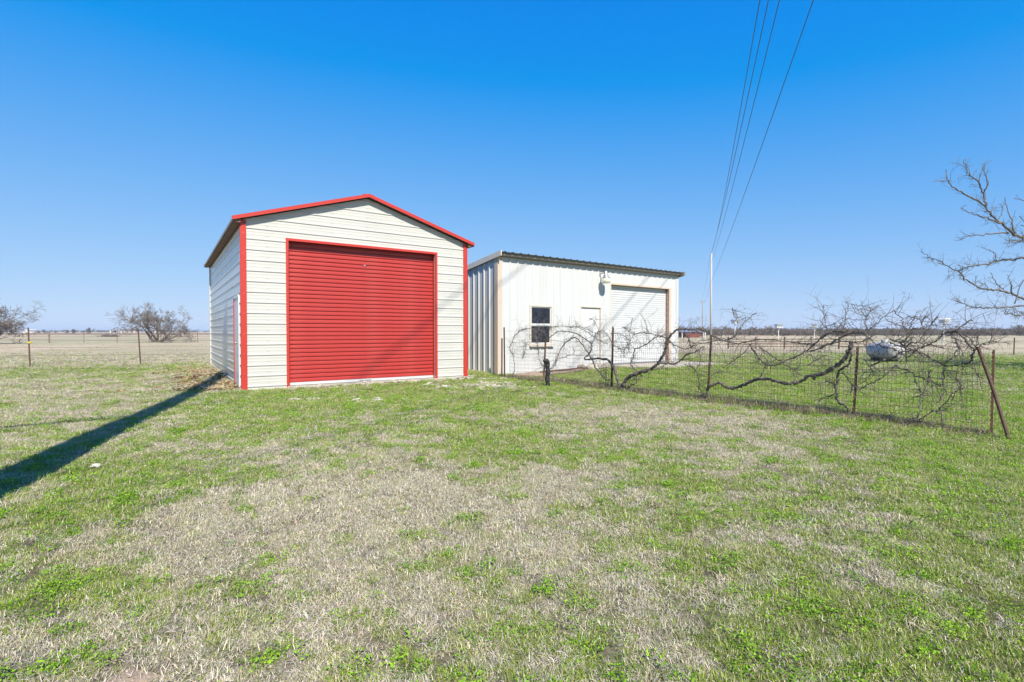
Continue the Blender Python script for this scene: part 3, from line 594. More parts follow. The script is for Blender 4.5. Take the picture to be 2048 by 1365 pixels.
for xa, xb in ((-0.085, -0.052), (WL + 0.077, WL + 0.11)):
    bb = MB(); bb.prism([(0, -OF - 0.012, WH - 0.03 + WS * OF), (0, WD + 0.15, WH - 0.03 - WS * (WD + 0.15)), (0, WD + 0.15, WH + 0.135 - WS * (WD + 0.15)), (0, -OF - 0.012, WH + 0.135 + WS * OF)], (xa, 0, 0), (xb, 0, 0))
    bb.build('rake_trim', M['offwhite'] if xa < 0 else M['taupe'], rf)
bb = MB(); bb.prism([(WL + 0.112, -OF, WH - 0.01), (WL + 0.24, -OF, WH + 0.10), (WL + 0.24, -OF, WH + 0.13), (WL + 0.112, -OF, WH + 0.13)], (0, 0, 0), (0, WD, -WS * WD)); bb.build('side_gutter', M['galv'], rf)
# security lamp on the front wall
lp = empty('security_lamp', W0 + Matrix.Rotation(WA, 3, 'Z') @ Vector((4.50, -0.30, 3.02)), WA, label='round silver dusk lamp with glass bowl fixed under the white workshop eave', cat='lamp')
bb = MB(); bb.lathe([(0.0, 0.40), (0.035, 0.40), (0.06, 0.37), (0.06, 0.27), (0.085, 0.25), (0.09, 0.19), (0.155, 0.15), (0.16, 0.135), (0.0, 0.135)], 20); bb.build('lamp_housing', M['galv'], lp, True)
bb = MB(); bb.lathe([(0.15, 0.133), (0.165, 0.10), (0.168, 0.03), (0.15, -0.03), (0.10, -0.045), (0.0, -0.05)], 24); bb.build('lamp_bowl', M['bowl'], lp, True)
bb = MB(); bb.tube([(0, 0.31, 0.30), (0, 0.2, 0.33), (0, 0.05, 0.34)], 0.02, 8); bb.box(-0.05, 0.05, 0.30, 0.326, 0.22, 0.40); bb.build('wall_bracket', M['galv'], lp)
bb = MB(); bb.tube([(0, 0.02, 0.40), (-0.05, 0.08, 0.52), (-0.07, 0.2, 0.50), (-0.06, 0.29, 0.48)], 0.008, 5); bb.build('supply_cable', M['cable'], lp)
# concrete apron and the bits lying along the wall
def wpt(x, y, z=0.0): return W0 + Matrix.Rotation(WA, 3, 'Z') @ Vector((x, y, z))
bb = MB(); bb.prism([wpt(4.9, -0.02), wpt(9.2, -0.02), wpt(9.5, -1.9), wpt(6.4, -1.95), wpt(4.9, -1.1)], (0, 0, -0.12), (0, 0, 0.02))
tag(bb.build('concrete_apron', M['concrete']), label='pale concrete apron in front of the white roll-up door', kind='structure')
M['bare_soil'] = mat('bare_reddish_soil', (0.310, 0.224, 0.163), 1.0, var=0.25, scale=8, bump=0.5, bscale=40)
bb = MB(); pts = []
for k in range(26):
    a = 2 * math.pi * k / 26; rr = 1 + 0.15 * math.sin(3 * a + 1) + 0.08 * math.sin(7 * a); x_, y_ = 2.0 + 1.9 * rr * math.cos(a), -0.55 + 0.50 * rr * math.sin(a); p = wpt(x_, y_); pts.append((p.x, p.y, gz1(p.x, p.y) + 0.012))
c_ = wpt(2.0, -0.55); bb.add([(c_.x, c_.y, gz1(c_.x, c_.y) + 0.014)] + pts, [(0, 1 + k, 1 + (k + 1) % 26) for k in range(26)])
tag(bb.build('bare_soil', M['bare_soil'], smooth=True), label='bare reddish soil along the foot of the workshop wall', kind='structure')
pc = on_ground(268, 1350); bb = MB(); pts = []
for k in range(24):
    a = 2 * math.pi * k / 24; rr = 1 + 0.3 * math.sin(3 * a + 2) + 0.18 * math.sin(7 * a); x_, y_ = pc.x + 0.15 * rr * math.cos(a), pc.y + 0.055 * rr * math.sin(a); pts.append((x_, y_, gz1(x_, y_) - 0.002))
bb.add([(pc.x, pc.y, gz1(pc.x, pc.y) + 0.006)] + pts, [(0, 1 + k, 1 + (k + 1) % 24) for k in range(24)])
tag(bb.build('bare_soil', M['bare_soil'], smooth=True), label='small bare patch of reddish soil in the near left lawn', kind='structure')
def rock(name, loc, r, m, seed, sq=(1, 1, 0.7)):
    rng = random.Random(seed); bb = MB(); vs_ = []; n, mm = 5, 8
    for i in range(n + 1):
        th = math.pi * i / n
        for j in range(mm):
            ph = 2 * math.pi * j / mm; q = r * (0.75 + 0.45 * rng.random())
            vs_.append((q * sq[0] * math.sin(th) * math.cos(ph), q * sq[1] * math.sin(th) * math.sin(ph), q * sq[2] * math.cos(th)))
    fs_ = [(i * mm + j, i * mm + (j + 1) % mm, (i + 1) * mm + (j + 1) % mm, (i + 1) * mm + j) for i in range(n) for j in range(mm)]
    bb.add(vs_, fs_); o = bb.build(name, m); o.location = loc; return o
def gp(x, y, dz=0.0): return Vector((x, y, gz1(x, y) + dz))
def lying(name, a, c, r, m, sides, label, cat, sag=0.0):
    bb = MB(); pts = [a.lerp(c, t) + Vector((0, 0, sag * math.sin(math.pi * t))) for t in np.linspace(0, 1, 7)]; bb.tube(pts, r, sides); return tag(bb.build(name, m), label=label, cat=cat)
p, q = wpt(1.35, -0.42), wpt(3.3, -0.62); lying('pipe', gp(p.x, p.y, 0.05), gp(q.x, q.y, 0.06), 0.025, M['rust_dark'], 8, 'long dark rusty pipe lying along the white workshop wall', 'pipe')
p, q = wpt(1.0, -1.1), wpt(2.6, -0.95); bb = MB(); p, q = gp(p.x, p.y, 0.02), gp(q.x, q.y, 0.03); d_ = (q - p).normalized(); s_ = d_.cross(Vector((0, 0, 1)))
bb.prism([p + s_ * 0.07, p - s_ * 0.07, p - s_ * 0.07 + Vector((0, 0, 0.03)), p + s_ * 0.07 + Vector((0, 0, 0.03))], (0, 0, 0), q - p); tag(bb.build('board', M['old_wood']), label='grey weathered board lying on soil below the workshop window', cat='board')
for (x_, y_, r_, sd_, m_, lab) in ((3.05, -0.55, 0.13, 1, 'old_wood', 'short grey log lying left of the workshop door'), (3.72, -0.62, 0.15, 3, 'rock_grey', 'dark grey rock at the foot of the workshop door'), (3.38, -0.72, 0.16, 5, 'stone', 'pale squarish stone between log and dark rock at the workshop door'), (4.25, -0.55, 0.14, 8, 'rock_grey', 'small jagged grey rock just right of the workshop door step')):
    p = wpt(x_, y_); nm = 'log' if 'log' in lab else 'rock'; o = rock(nm, gp(p.x, p.y, r_ * 0.5), r_ * 1.15, M[m_], sd_, (1.3, 0.9, 0.7)); tag(o, label=lab, cat=nm)
p = on_ground(192, 934); tag(rock('stone', gp(p.x, p.y, 0.03), 0.035, M['stone'], 12, (1.5, 0.8, 0.6)), label='pale flat stone lying in the grass beside the long pole shadow', cat='stone')
# yard hydrant wrapped in black
p = on_ground(1095, 770); hyd = empty('yard_hydrant', gp(p.x, p.y - 0.02), 0.3, label='upright black wrapped water standpipe between two fence posts by the workshop', cat='standpipe')
bb = MB(); rr = [0.055 + 0.008 * math.sin(k * 1.9) for k in range(12)]; bb.tube([(0.006 * math.sin(k), 0.005 * math.cos(k * 1.3), -0.05 + k * 0.052) for k in range(12)], rr, 9); bb.build('wrapped_riser', M['black'], hyd, True)
bb = MB(); bb.tube([(0, 0, 0.50), (-0.005, 0, 0.575), (-0.03, -0.01, 0.61), (-0.075, -0.02, 0.61), (-0.10, -0.025, 0.575)], [0.055, 0.055, 0.052, 0.045, 0.035], 9); bb.build('spout', M['black'], hyd, True)

# ------------------------------------------------------------------ fences
def t_post(h, m, w=0.038):
    bb = MB(); bb.box(-w / 2, w / 2, -0.004, 0.004, -0.25, h); bb.box(-0.004, 0.004, 0.004, w * 0.9, -0.25, h)
    for k in range(int(h / 0.055)): bb.box(-0.009, 0.009, -0.011, -0.004, 0.06 + k * 0.055, 0.085 + k * 0.055)
    return bb
def fence_pt(px, off=0.0):
    """point of the vine fence line seen at photo column px"""
    r_ = (px - CXP) / F_PX; P = FA + FN * off
    t = (P.x - r_ * P.y) / (r_ * FD.y - FD.x); return P + FD * t
def fence_at(px, py, off=0.0):
    P = fence_pt(px, off); d = ray(px, py); t = P.y / d.y
    return Vector((P.x, P.y, CAM_H + d.z * t))
vf = empty('vine_fence', gp(FA.x, FA.y), 0, label='sagging welded wire fence on rusty steel posts carrying bare grape vines', cat='fence')
vfl = vf.location.copy()
for px, top, base, m_ in ((1708, 694, 838, 'rust'), (1415, 672, 806, 'rust'), (1223, 655, 775, 'rust_dark'), (1087, 682, 771, 'rust'), (1985, 700, 868, 'rust'), (1009, 655, 751, 'rust_dark'), (1003.5, 677, 750, 'rust_dark')):
    P = fence_pt(px); t_ = fence_at(px, top); h = t_.z
    bb = t_post(h - gz1(P.x, P.y), M[m_], {1708: 0.026, 1415: 0.032, 1985: 0.018}.get(px, 0.04)); o = bb.build('post', M[m_], vf); o.location = Vector((P.x, P.y, gz1(P.x, P.y))) - vfl
    o.rotation_euler = (R(random.uniform(-2, 2)), R({1708: -4.5, 1415: -3.0, 1223: -2.2, 1087: -2.0, 1985: -3}.get(px, 1.0)), math.atan2(FU.y, FU.x) + R(90))
bs = on_ground(2022, 878); top = fence_at(1956, 694, 0.03)
bb = MB(); bb.tube([Vector(bs) + Vector((0.012, 0, -0.12)) , Vector(bs).lerp(top, 0.5), top], 0.019, 8); o = bb.build('leaning_brace', M['rust_dark'], vf); o.location = -vfl; o['label'] = 'thick brown pipe leaning at the near end of the fence'
bb = MB(); rngm = random.Random(4); nv = int(FL * 0.985 / 0.0508)
def sag(t, z): return 0.03 * math.sin(t * 21 + z * 3) + 0.02 * math.sin(t * 47 + 1.7)
ZS = [0.03 + 0.1016 * k for k in range(11)]
def mesh_pt(t, z):
    P = FA + FD * t + FN * sag(t, z) * 0.8; g_ = gz1(P.x, P.y)
    return Vector((P.x, P.y, g_ + z + 0.02 * math.sin(t * 33) * z)) - vfl
ts = np.linspace(0.002, 0.975, nv)
WR = 0.0021
for t_ in ts:
    bb.tube([mesh_pt(t_ + 0.0004 * math.sin(z * 9), z) for z in ZS[::2]], WR, 3, cap=False)
for z in ZS: bb.tube([mesh_pt(t_, z) for t_ in np.linspace(0.002, 0.975, 110)], WR, 3, cap=False)
bb.build('wire_mesh', M['wire'], vf)
bb = MB()
for z in (1.06, 0.72): bb.tube([mesh_pt(t_, z) - FN * -0.02 for t_ in np.linspace(0.0, 0.985, 60)], 0.003, 4, cap=False)
bb.build('top_wires', M['wire'], vf)

def wire_fence(name, pts, heights, strands, m_post, wr, label, group=None, wood=None, clip=None):
    root = empty(name, gp(pts[0][0], pts[0][1]), 0, label=label, cat='fence'); rl = root.location.copy()
    P3 = []
    for k, ((x_, y_), h) in enumerate(zip(pts, heights)):
        g_ = gp(x_, y_); P3.append(g_)
        if wood and k in wood:
            bb = MB(); bb.tube([(0, 0, -0.2), (0.01, 0, h * 0.5), (0.0, 0.01, h)], [0.085, 0.08, 0.07], 8); o = bb.build('post', M['old_wood'], root)
        else:
            o = t_post(h, m_post, 0.045).build('post', m_post, root); o.rotation_euler = (R(random.uniform(-2, 2)), R(random.uniform(-3, 3)), random.uniform(0, 0.6))
        o.location = g_ - rl
        if clip is not None and k == clip:
            b2 = MB(); b2.box(-0.06, 0.07, -0.02, 0.02, 0.855, 0.885); b2.box(-0.025, 0.025, -0.03, 0.03, 0.84, 0.90); c_ = b2.build('insulator', M['yellow'], root); c_.location = g_ - rl
    for z in strands:
        bb = MB(); line = []
        for k in range(len(P3) - 1):
            for s_ in np.linspace(0, 1, 6)[:-1]: line.append(P3[k].lerp(P3[k + 1], s_) + Vector((0, 0, z - 0.02 * math.sin(math.pi * s_))) - rl)
        line.append(P3[-1] + Vector((0, 0, z)) - rl); bb.tube(line, wr, 4, cap=False); bb.build('wire_strand', M['wire'], root)
    return root
wire_fence('pasture_fence', [(-19.9, 16.6), (-17.0, 17.9), (-14.05, 19.2), (-11.0, 20.5), (-8.0, 21.8)], [1.36, 1.38, 1.36, 1.36, 1.36], (0.42, 0.70, 0.95), M['rust_dark'], 0.0045,
           'nearer three strand wire fence on two rusty posts left of the garage', clip=1)
wire_fence('field_fence', [(-72, 50), (-61, 54), (-51.5, 56.5), (-48.3, 57.3), (-45.1, 58), (-42, 58.8), (-36.8, 59.5), (-34.3, 60), (-31, 60.6)], [1.3] * 9, (0.45, 0.75, 1.1), M['rust_dark'], 0.012,
           'far wire fence on thin posts crossing the pasture beside the bare tree', wood={2})
wire_fence('paddock_fence', [(27.2, 27.5), (33, 29), (40, 31)], [0.95, 1.0, 1.0], (0.4, 0.8), M['rust_dark'], 0.006, 'thin wire fence with a dark post at the right edge of the pasture')

# ------------------------------------------------------------------ grape vines on the fence
def smooth_path(pts, sub=5):
    P = [pts[0]] + list(pts) + [pts[-1]]; out = []
    for i in range(1, len(P) - 2):
        p0, p1, p2, p3 = P[i - 1], P[i], P[i + 1], P[i + 2]
        for k in range(sub):
            t = k / sub
            out.append(0.5 * ((2 * p1) + (p2 - p0) * t + (2 * p0 - 5 * p1 + 4 * p2 - p3) * t * t + (3 * p1 - p0 - 3 * p2 + p3) * t ** 3))
    out.append(P[-2]); return out
def twig(bb, p, d, ln, r, depth, rng, curl=0.45, grav=-0.02, kids=(2, 4), mesh2=None):
    n = max(3, int(ln / 0.045)); n = min(n, 9); st = ln / n; pts = [p.copy()]; d = d.normalized(); ds = []
    bend = Vector((rng.gauss(0, 1), rng.gauss(0, 0.6), rng.gauss(0, 1))) * curl * 0.35
    for k in range(n):
        d = (d + bend / n * 2 + Vector((rng.gauss(0, 1), rng.gauss(0, 0.7), rng.gauss(0, 1))) * curl * 0.33 + Vector((0, 0, grav))).normalized()
        pts.append(pts[-1] + d * st * rng.uniform(0.8, 1.2)); ds.append(d.copy())
    bb.tube(pts, [r * (1 - 0.65 * k / n) for k in range(n + 1)], 4 if r > 0.004 else 3, cap=False)
    if depth > 0:
        for _ in range(rng.randint(*kids)):
            k = rng.randint(1, n - 1); ax = Vector((rng.gauss(0, 1), rng.gauss(0, 0.5), rng.gauss(0, 1))).normalized()
            nd = (ds[k] * rng.uniform(0.2, 0.9) + ax).normalized()
            twig(bb, pts[k], nd, ln * rng.uniform(0.3, 0.65), r * 0.62, depth - 1, rng, curl, grav, kids)
def crop(pts, x0, y0, s): return [(x0 + x / s, y0 + y / s) for x, y in pts]
c5 = lambda *p: crop(p, 920, 600, 6.823); c7 = lambda *p: crop(p, 1140, 600, 6.203); c8 = lambda *p: crop(p, 1380, 560, 6.203); c9 = lambda *p: crop(p, 1640, 600, 4.549)
VINES = [
 ('leftmost grape vine, thin arching canes in front of the workshop window', 1, [
  ('trunk', c5((735, 1060), (720, 1030), (745, 930), (735, 800), (700, 720), (680, 660), (710, 580), (750, 490), (830, 430), (940, 395)), .012, .006),
  ('cane', c5((735, 500), (820, 420), (900, 395), (1000, 400), (1080, 380), (1160, 350), (1240, 380)), .009, .005),
  ('cane', c5((860, 800), (890, 690), (930, 560), (970, 480), (1040, 430)), .006, .004),
  ('cane', c5((1180, 940), (1110, 880), (1075, 780), (1060, 650), (1040, 540), (1010, 450), (1060, 390)), .007, .004),
  ('cane', c5((1230, 950), (1290, 860), (1370, 800), (1470, 770), (1550, 720), (1540, 640)), .006, .004),
  ('cane', c5((990, 520), (1030, 450), (1100, 420), (1170, 470), (1130, 540), (1050, 560), (1000, 500)), .007, .005),
  ('cane', c5((800, 545), (870, 590), (900, 640), (880, 720), (850, 790)), .006, .004)]),
 ('big grape vine with thick forked black trunk in front of the white roll-up door', 2, [
  ('trunk', c7((645, 1165), (650, 1120), (625, 1060), (600, 1010), (560, 890), (520, 800), (440, 735), (330, 725), (250, 735), (195, 740), (180, 715)), .045, .020),
  ('trunk', c7((652, 1160), (660, 1095), (670, 1030), (740, 960), (830, 915), (900, 890), (1000, 860), (1070, 810), (1120, 750), (1160, 670), (1190, 590), (1215, 500), (1250, 440), (1310, 385), (1370, 370), (1440, 365), (1510, 372), (1600, 390)), .050, .013),
  ('cane', c7((180, 715), (215, 690), (255, 640), (270, 575), (250, 530), (180, 480), (100, 430), (0, 400), (-90, 390), (-170, 400), (-260, 470), (-380, 520)), .020, .010),
  ('cane', c7((510, 1005), (440, 980), (370, 900), (310, 830), (280, 760), (240, 690), (160, 560), (100, 490), (50, 470), (0, 490), (-80, 560), (-130, 640), (-160, 730), (-200, 830), (-260, 870)), .019, .010),
  ('cane', c7((835, 890), (770, 830), (755, 770), (790, 700), (800, 620), (900, 570), (980, 530), (1050, 470), (1120, 455), (1190, 470), (1240, 520), (1330, 580), (1450, 610), (1560, 560), (1680, 540), (1850, 510), (1985, 510)), .014, .008),
  ('cane', c7((1090, 780), (1200, 790), (1280, 795), (1370, 760), (1440, 690), (1500, 660), (1560, 640), (1660, 580)), .022, .010),
  ('cane', c7((830, 915), (825, 1020), (770, 1060), (710, 1105)), .014, .010),
  ('cane', c7((740, 985), (820, 985), (890, 960), (870, 920)), .012, .008),
  ('cane', c7((960, 890), (1080, 860), (1140, 830), (1200, 790)), .010, .006),
  ('cane', c7((500, 415), (560, 415), (640, 440), (720, 485), (700, 560), (660, 700)), .010, .005),
  ('cane', c7((790, 440), (860, 410), (960, 415), (1060, 440), (1130, 460)), .012, .008),
  ('cane', c7((280, 545), (310, 450), (350, 400), (410, 390), (460, 420), (490, 480), (540, 560), (620, 600), (680, 610), (730, 560), (760, 480), (800, 430)), .011, .006),
  ('cane', c7((370, 900), (430, 870), (450, 920), (440, 980)), .010, .007),
  ('cane', c7((0, 330), (100, 340), (200, 390), (300, 470), (400, 520), (470, 560)), .011, .006),
  ('cane', c7((240, 230), (300, 270), (350, 360), (380, 400)), .009, .005),
  ('cane', c7((-250, 350), (-130, 320), (0, 340), (120, 330), (250, 390), (370, 430)), .009, .005),
  ('cane', c7((870, 180), (930, 250), (950, 370), (990, 430)), .007, .004),
  ('cane', c7((780, 220), (740, 370), (780, 440)), .007, .004),
  ('cane', c7((640, 340), (720, 380), (740, 470), (720, 640), (660, 710)), .008, .004)]),
 ('grape vine with one long thick limb snaking sideways low on the fence', 3, [
  ('trunk', c8((245, 1480), (225, 1400), (230, 1340), (300, 1300), (370, 1275), (440, 1320), (540, 1345), (640, 1320), (720, 1280), (800, 1240), (870, 1225), (980, 1235), (1080, 1255), (1180, 1285), (1280, 1280), (1390, 1250), (1480, 1200), (1600, 1175), (1700, 1140), (1800, 1080), (1880, 1020), (1950, 930), (1985, 860), (1995, 770)), .030, .026),
  ('cane', c8((0, 620), (100, 610), (180, 630), (260, 680), (330, 730), (420, 740), (520, 730), (570, 690), (610, 620), (640, 570), (720, 480), (820, 400)), .015, .005),
  ('cane', c8((260, 690), (420, 750), (560, 785), (680, 780), (760, 750), (900, 740), (1050, 745), (1200, 770), (1330, 780), (1450, 790), (1560, 800)), .014, .008),
  ('cane', c8((400, 1090), (520, 1020), (600, 960), (680, 890), (740, 820)), .009, .005),
  ('cane', c8((870, 1210), (930, 1080), (960, 990), (870, 940)), .009, .005),
  ('cane', c8((-60, 650), (-20, 720), (0, 780), (20, 850)), .018, .012),
  ('cane', c8((520, 340), (540, 440), (590, 480), (560, 400), (520, 360)), .006, .003),
  ('cane', c8((570, 550), (640, 490), (740, 460)), .006, .003),
  ('cane', c8((0, 830), (100, 770), (230, 740), (330, 740)), .009, .006),
  ('cane', c8((-20, 1040), (60, 1100), (120, 1040), (130, 950), (80, 850)), .009, .005),
  ('cane', c8((-60, 1050), (60, 1120), (110, 1200), (120, 1280), (200, 1360)), .010, .006),
  ('cane', c8((120, 1290), (110, 1340), (160, 1400), (220, 1440)), .009, .006),
  ('cane', c8((260, 1190), (330, 1150), (390, 1100)), .010, .006),
  ('cane', c8((230, 1000), (290, 1100), (350, 1150)), .009, .005)]),
 ('grape vine with a short crooked trunk beside the post left of the silver tank', 4, [
  ('trunk', c9((240, 1130), (265, 1040), (255, 990), (220, 955), (180, 940), (160, 860), (150, 790), (165, 740), (165, 680), (200, 630), (260, 590), (280, 520), (290, 440)), .016, .018),
  ('trunk', c9((-60, 690), (0, 688), (60, 660), (130, 625), (200, 570), (250, 510), (275, 440), (290, 380)), .026, .020),
  ('cane', c9((150, 770), (100, 750), (40, 745), (0, 760), (-80, 740)), .012, .006),
  ('cane', c9((160, 850), (60, 890), (0, 915)), .009, .005),
  ('cane', c8((740, 800), (800, 890), (860, 980), (940, 1040), (1020, 1065), (1100, 1050), (1200, 1000), (1310, 960), (1420, 900), (1500, 830), (1600, 750), (1700, 680), (1800, 640), (1900, 625), (1985, 635)), .015, .011),
  ('cane', c8((860, 830), (980, 910), (1080, 980), (1200, 1060), (1290, 1120), (1400, 1190)), .012, .006),
  ('cane', c9((-80, 470), (40, 420), (160, 360), (300, 300), (420, 320), (500, 400), (600, 430), (700, 460)), .014, .008),
  ('cane', c9((0, 345), (100, 290), (160, 285), (250, 300), (400, 300)), .013, .009),
  ('cane', c9((0, 440), (80, 400), (200, 380), (300, 390), (400, 370), (470, 330)), .012, .007),
  ('cane', c9((-100, 600), (-20, 540), (60, 500), (90, 560), (60, 600), (0, 580)), .008, .005),
  ('cane', c9((-10, 300), (60, 240), (150, 215)), .007, .004),
  ('cane', c9((200, 290), (215, 270), (230, 150), (250, 70), (258, 20)), .008, .003),
  ('cane', c9((270, 40), (340, 45), (420, 65), (480, 95)), .006, .003),
  ('cane', c9((430, 300), (415, 220), (400, 140), (370, 80)), .008, .003),
  ('cane', c9((440, 280), (410, 200), (440, 130), (460, 80)), .007, .003),
  ('cane', c9((-30, 280), (10, 220), (40, 150), (60, 120)), .007, .003),
  ('cane', c9((60, 270), (45, 180), (30, 100), (28, 40)), .006, .003),
  ('cane', c9((200, 660), (260, 720), (300, 800), (280, 850)), .010, .006)]),
 ('grape vine of tangled arching canes nearest the leaning end pipe', 5, [
  ('trunk', c9((1140, 1180), (1130, 1130), (1120, 1060), (1090, 1010), (1000, 1030), (930, 1090), (900, 1110)), .010, .007),
  ('cane', c9((480, 600), (560, 560), (640, 540), (720, 490), (800, 460), (900, 450), (980, 410), (1060, 370), (1130, 310), (1200, 290), (1250, 270), (1300, 230), (1340, 205), (1390, 190)), .015, .007),
  ('cane', c9((1180, 300), (1260, 300), (1310, 340), (1340, 400), (1390, 450), (1390, 520), (1380, 560), (1300, 590), (1180, 600), (1100, 580), (1030, 540), (960, 500), (900, 470), (820, 450), (720, 420), (640, 390)), .015, .009),
  ('cane', c9((1380, 560), (1410, 630), (1440, 680), (1500, 720)), .010, .006),
  ('cane', c9((640, 360), (700, 390), (780, 420), (870, 390), (960, 400), (1060, 420), (1120, 440)), .012, .007),
  ('cane', c9((1130, 590), (1135, 700), (1130, 840), (1080, 940)), .010, .006),
  ('cane', c9((680, 600), (800, 650), (900, 700), (1000, 740), (1110, 780)), .010, .006),
  ('cane', c9((860, 730), (910, 820), (930, 880), (910, 970), (920, 1020), (870, 1080), (790, 1120)), .010, .007),
  ('cane', c9((1090, 1000), (1160, 920), (1230, 850)), .009, .005),
  ('cane', c9((1010, 650), (980, 760), (930, 870)), .008, .005),
  ('cane', c9((1260, 660), (1240, 710), (1285, 770), (1250, 820), (1210, 920)), .009, .005),
  ('cane', c9((740, 400), (800, 340), (830, 280), (930, 255), (950, 290), (900, 370)), .010, .006),
  ('cane', c9((470, 330), (440, 280), (520, 210), (600, 140), (670, 105)), .007, .004),
  ('cane', c9((670, 105), (740, 170), (760, 240), (820, 330), (800, 390)), .008, .005),
  ('cane', c9((820, 270), (830, 210), (860, 170)), .006, .003),
  ('cane', c9((935, 260), (930, 180), (960, 150)), .006, .003),
  ('cane', c9((1000, 230), (1040, 190), (1070, 150)), .005, .003),
  ('cane', c9((960, 260), (1020, 210), (1060, 160)), .005, .003),
  ('cane', c9((790, 150), (860, 160), (910, 190), (930, 260)), .006, .003),
  ('cane', c9((600, 180), (680, 220), (760, 250), (830, 280)), .007, .004),
  ('cane', c9((1230, 380), (1260, 430), (1230, 500), (1160, 560), (1110, 590)), .011, .007),
  ('cane', c9((1200, 330), (1250, 400), (1280, 450)), .010, .006),
  ('cane', c9((400, 540), (450, 600), (480, 660), (430, 720), (360, 770)), .009, .005),
  ('cane', c9((360, 820), (450, 770), (560, 720), (650, 640), (700, 590)), .009, .005),
  ('cane', c9((740, 480), (800, 520), (880, 470)), .010, .006),
  ('cane', c9((1450, 420), (1500, 400), (1560, 385), (1610, 380)), .008, .004),
  ('cane', c9((1400, 470), (1420, 430), (1445, 400)), .009, .005),
  ('cane', c9((1250, 300), (1330, 330), (1390, 390), (1410, 430)), .011, .007)])]
vmap = []
for lab, seed, strokes in VINES:
    rng = random.Random(seed * 13 + 2)
    p0 = fence_at(*strokes[0][1][0], 0.03); root = empty('grape_vine', (p0.x, p0.y, gz1(p0.x, p0.y)), 0, label=lab, cat='vine', group='bare grape vines along the fence'); rl = root.location.copy()
    tw = MB()
    for nm, pix, r0, r1 in strokes:
        o0 = rng.uniform(-0.10, 0.16); raw = []
        for k, (px, py) in enumerate(pix):
            raw.append(fence_at(px, py, o0 + 0.07 * math.sin(k * 0.9 + seed) if nm == 'cane' else 0.03 + 0.04 * math.sin(k * 0.7)) - rl)
        pts = smooth_path(raw, 5); n = len(pts); jit = 0.008
        pts = [p + Vector((rng.gauss(0, jit), rng.gauss(0, jit), rng.gauss(0, jit))) for p in pts]
        if nm == 'trunk': pts[0].z -= 0.06
        rad = [0.86 * (r0 + (r1 - r0) * k / (n - 1)) * (1 + 0.18 * math.sin(k * 1.7) + rng.uniform(-0.16, 0.16)) for k in range(n)]
        if nm == 'cane': rad = [max(r * 0.98, 0.0042) for r in rad]
        bb = MB(); bb.tube(pts, rad, 8 if r0 > 0.018 else 6); bb.build(nm, M['vine'] if r0 > 0.011 else M['vine_pale'], root, True)
        L_ = sum((pts[k + 1] - pts[k]).length for k in range(n - 1))
        if nm == 'cane' or r1 < 0.019:
            for _ in range(int(L_ / 0.036)):
                k = rng.randint(1, n - 2)
                if nm == 'trunk' and k < n * 0.35: continue
                d = (pts[k + 1] - pts[k - 1]).normalized(); s_ = FU * rng.gauss(0, 1) + Vector((0, 0, 1)) * rng.gauss(0.15, 1) + FN * rng.gauss(0, 0.6)
                twig(tw, pts[k], d * rng.uniform(0, 0.9) + s_.normalized(), rng.uniform(0.07, 0.42), rng.uniform(0.0024, 0.0044), rng.choice((0, 1, 1, 2)), rng, 0.5, kids=(1, 3))
    o = tw.build('twigs', M['vine_pale'], root); o['kind'] = 'stuff'

# ------------------------------------------------------------------ bare trees
def grow(mb_t, mb_c, p, d, ln, r, depth, rng, spread=0.75, grav=0.0, minr=0.01, curl=0.16, tw=None, split=(2, 3)):
    n = 5; pts = [p.copy()]; dirs = []
    for k in range(n):
        d = (d + Vector((rng.gauss(0, 1), rng.gauss(0, 1), rng.gauss(0, 1))) * curl + Vector((0, 0, grav))).normalized()
        pts.append(pts[-1] + d * ln / n); dirs.append(d)
    r1 = max(r * 0.62, minr)
    (mb_t if r > 0.05 else mb_c).tube(pts, [max(r + (r1 - r) * k / n, minr * 0.7) for k in range(n + 1)], 6 if r > 0.05 else (4 if r > 0.02 else 3), cap=False)
    if depth <= 0: return
    for c in range(rng.randint(*split)):
        k = rng.randint(2, n); ax = Vector((rng.gauss(0, 1), rng.gauss(0, 1), rng.gauss(0, 0.8))).normalized()
        nd = (dirs[k - 1] + ax * spread).normalized()
        grow(mb_t, mb_c, pts[k], nd, ln * rng.uniform(0.58, 0.85), max(r1 * rng.uniform(0.55, 0.85), minr), depth - 1, rng, spread, grav, minr, curl, split=split)
def mesquite(px, base_y, h, lean, seed, label, stems, depth=6, group=None, minr=0.0115):
    p = on_ground(px, base_y); rng = random.Random(seed); root = empty('bare_tree', (p.x, p.y, gz1(p.x, p.y)), 0, label=label, cat='tree', group=group)
    t, c = MB(), MB()
    for (dx, dz, rr, l_) in stems: grow(t, c, Vector((dx * 0.2, rng.uniform(-0.2, 0.2), -0.1)), Vector((dx, rng.uniform(-0.3, 0.3), dz)), h * l_, rr, depth, rng, 0.8, 0.012, minr, 0.15, split=(3, 3))
    t.build('trunk', M['scrub_bark'], root); c.build('crown', M['scrub_twig'], root); return root
mesquite(314, 685, 5.9, 0, 21, 'bare multi-stemmed tree standing in the pasture left of the garage', [(-0.85, 1.0, 0.17, 0.32), (-0.35, 1.1, 0.14, 0.36), (0.2, 1.1, 0.13, 0.34), (0.75, 0.85, 0.12, 0.35), (1.0, 0.6, 0.09, 0.31)], 6)
mesquite(-20, 688, 6.0, 0, 41, 'bare rounded tree cut by the left edge of the view', [(-0.6, 1.0, 0.17, 0.33), (0.35, 1.0, 0.15, 0.33), (0.6, 0.9, 0.13, 0.30), (0.1, 1, 0.12, 0.33), (0.7, 0.6, 0.1, 0.26)], 6)
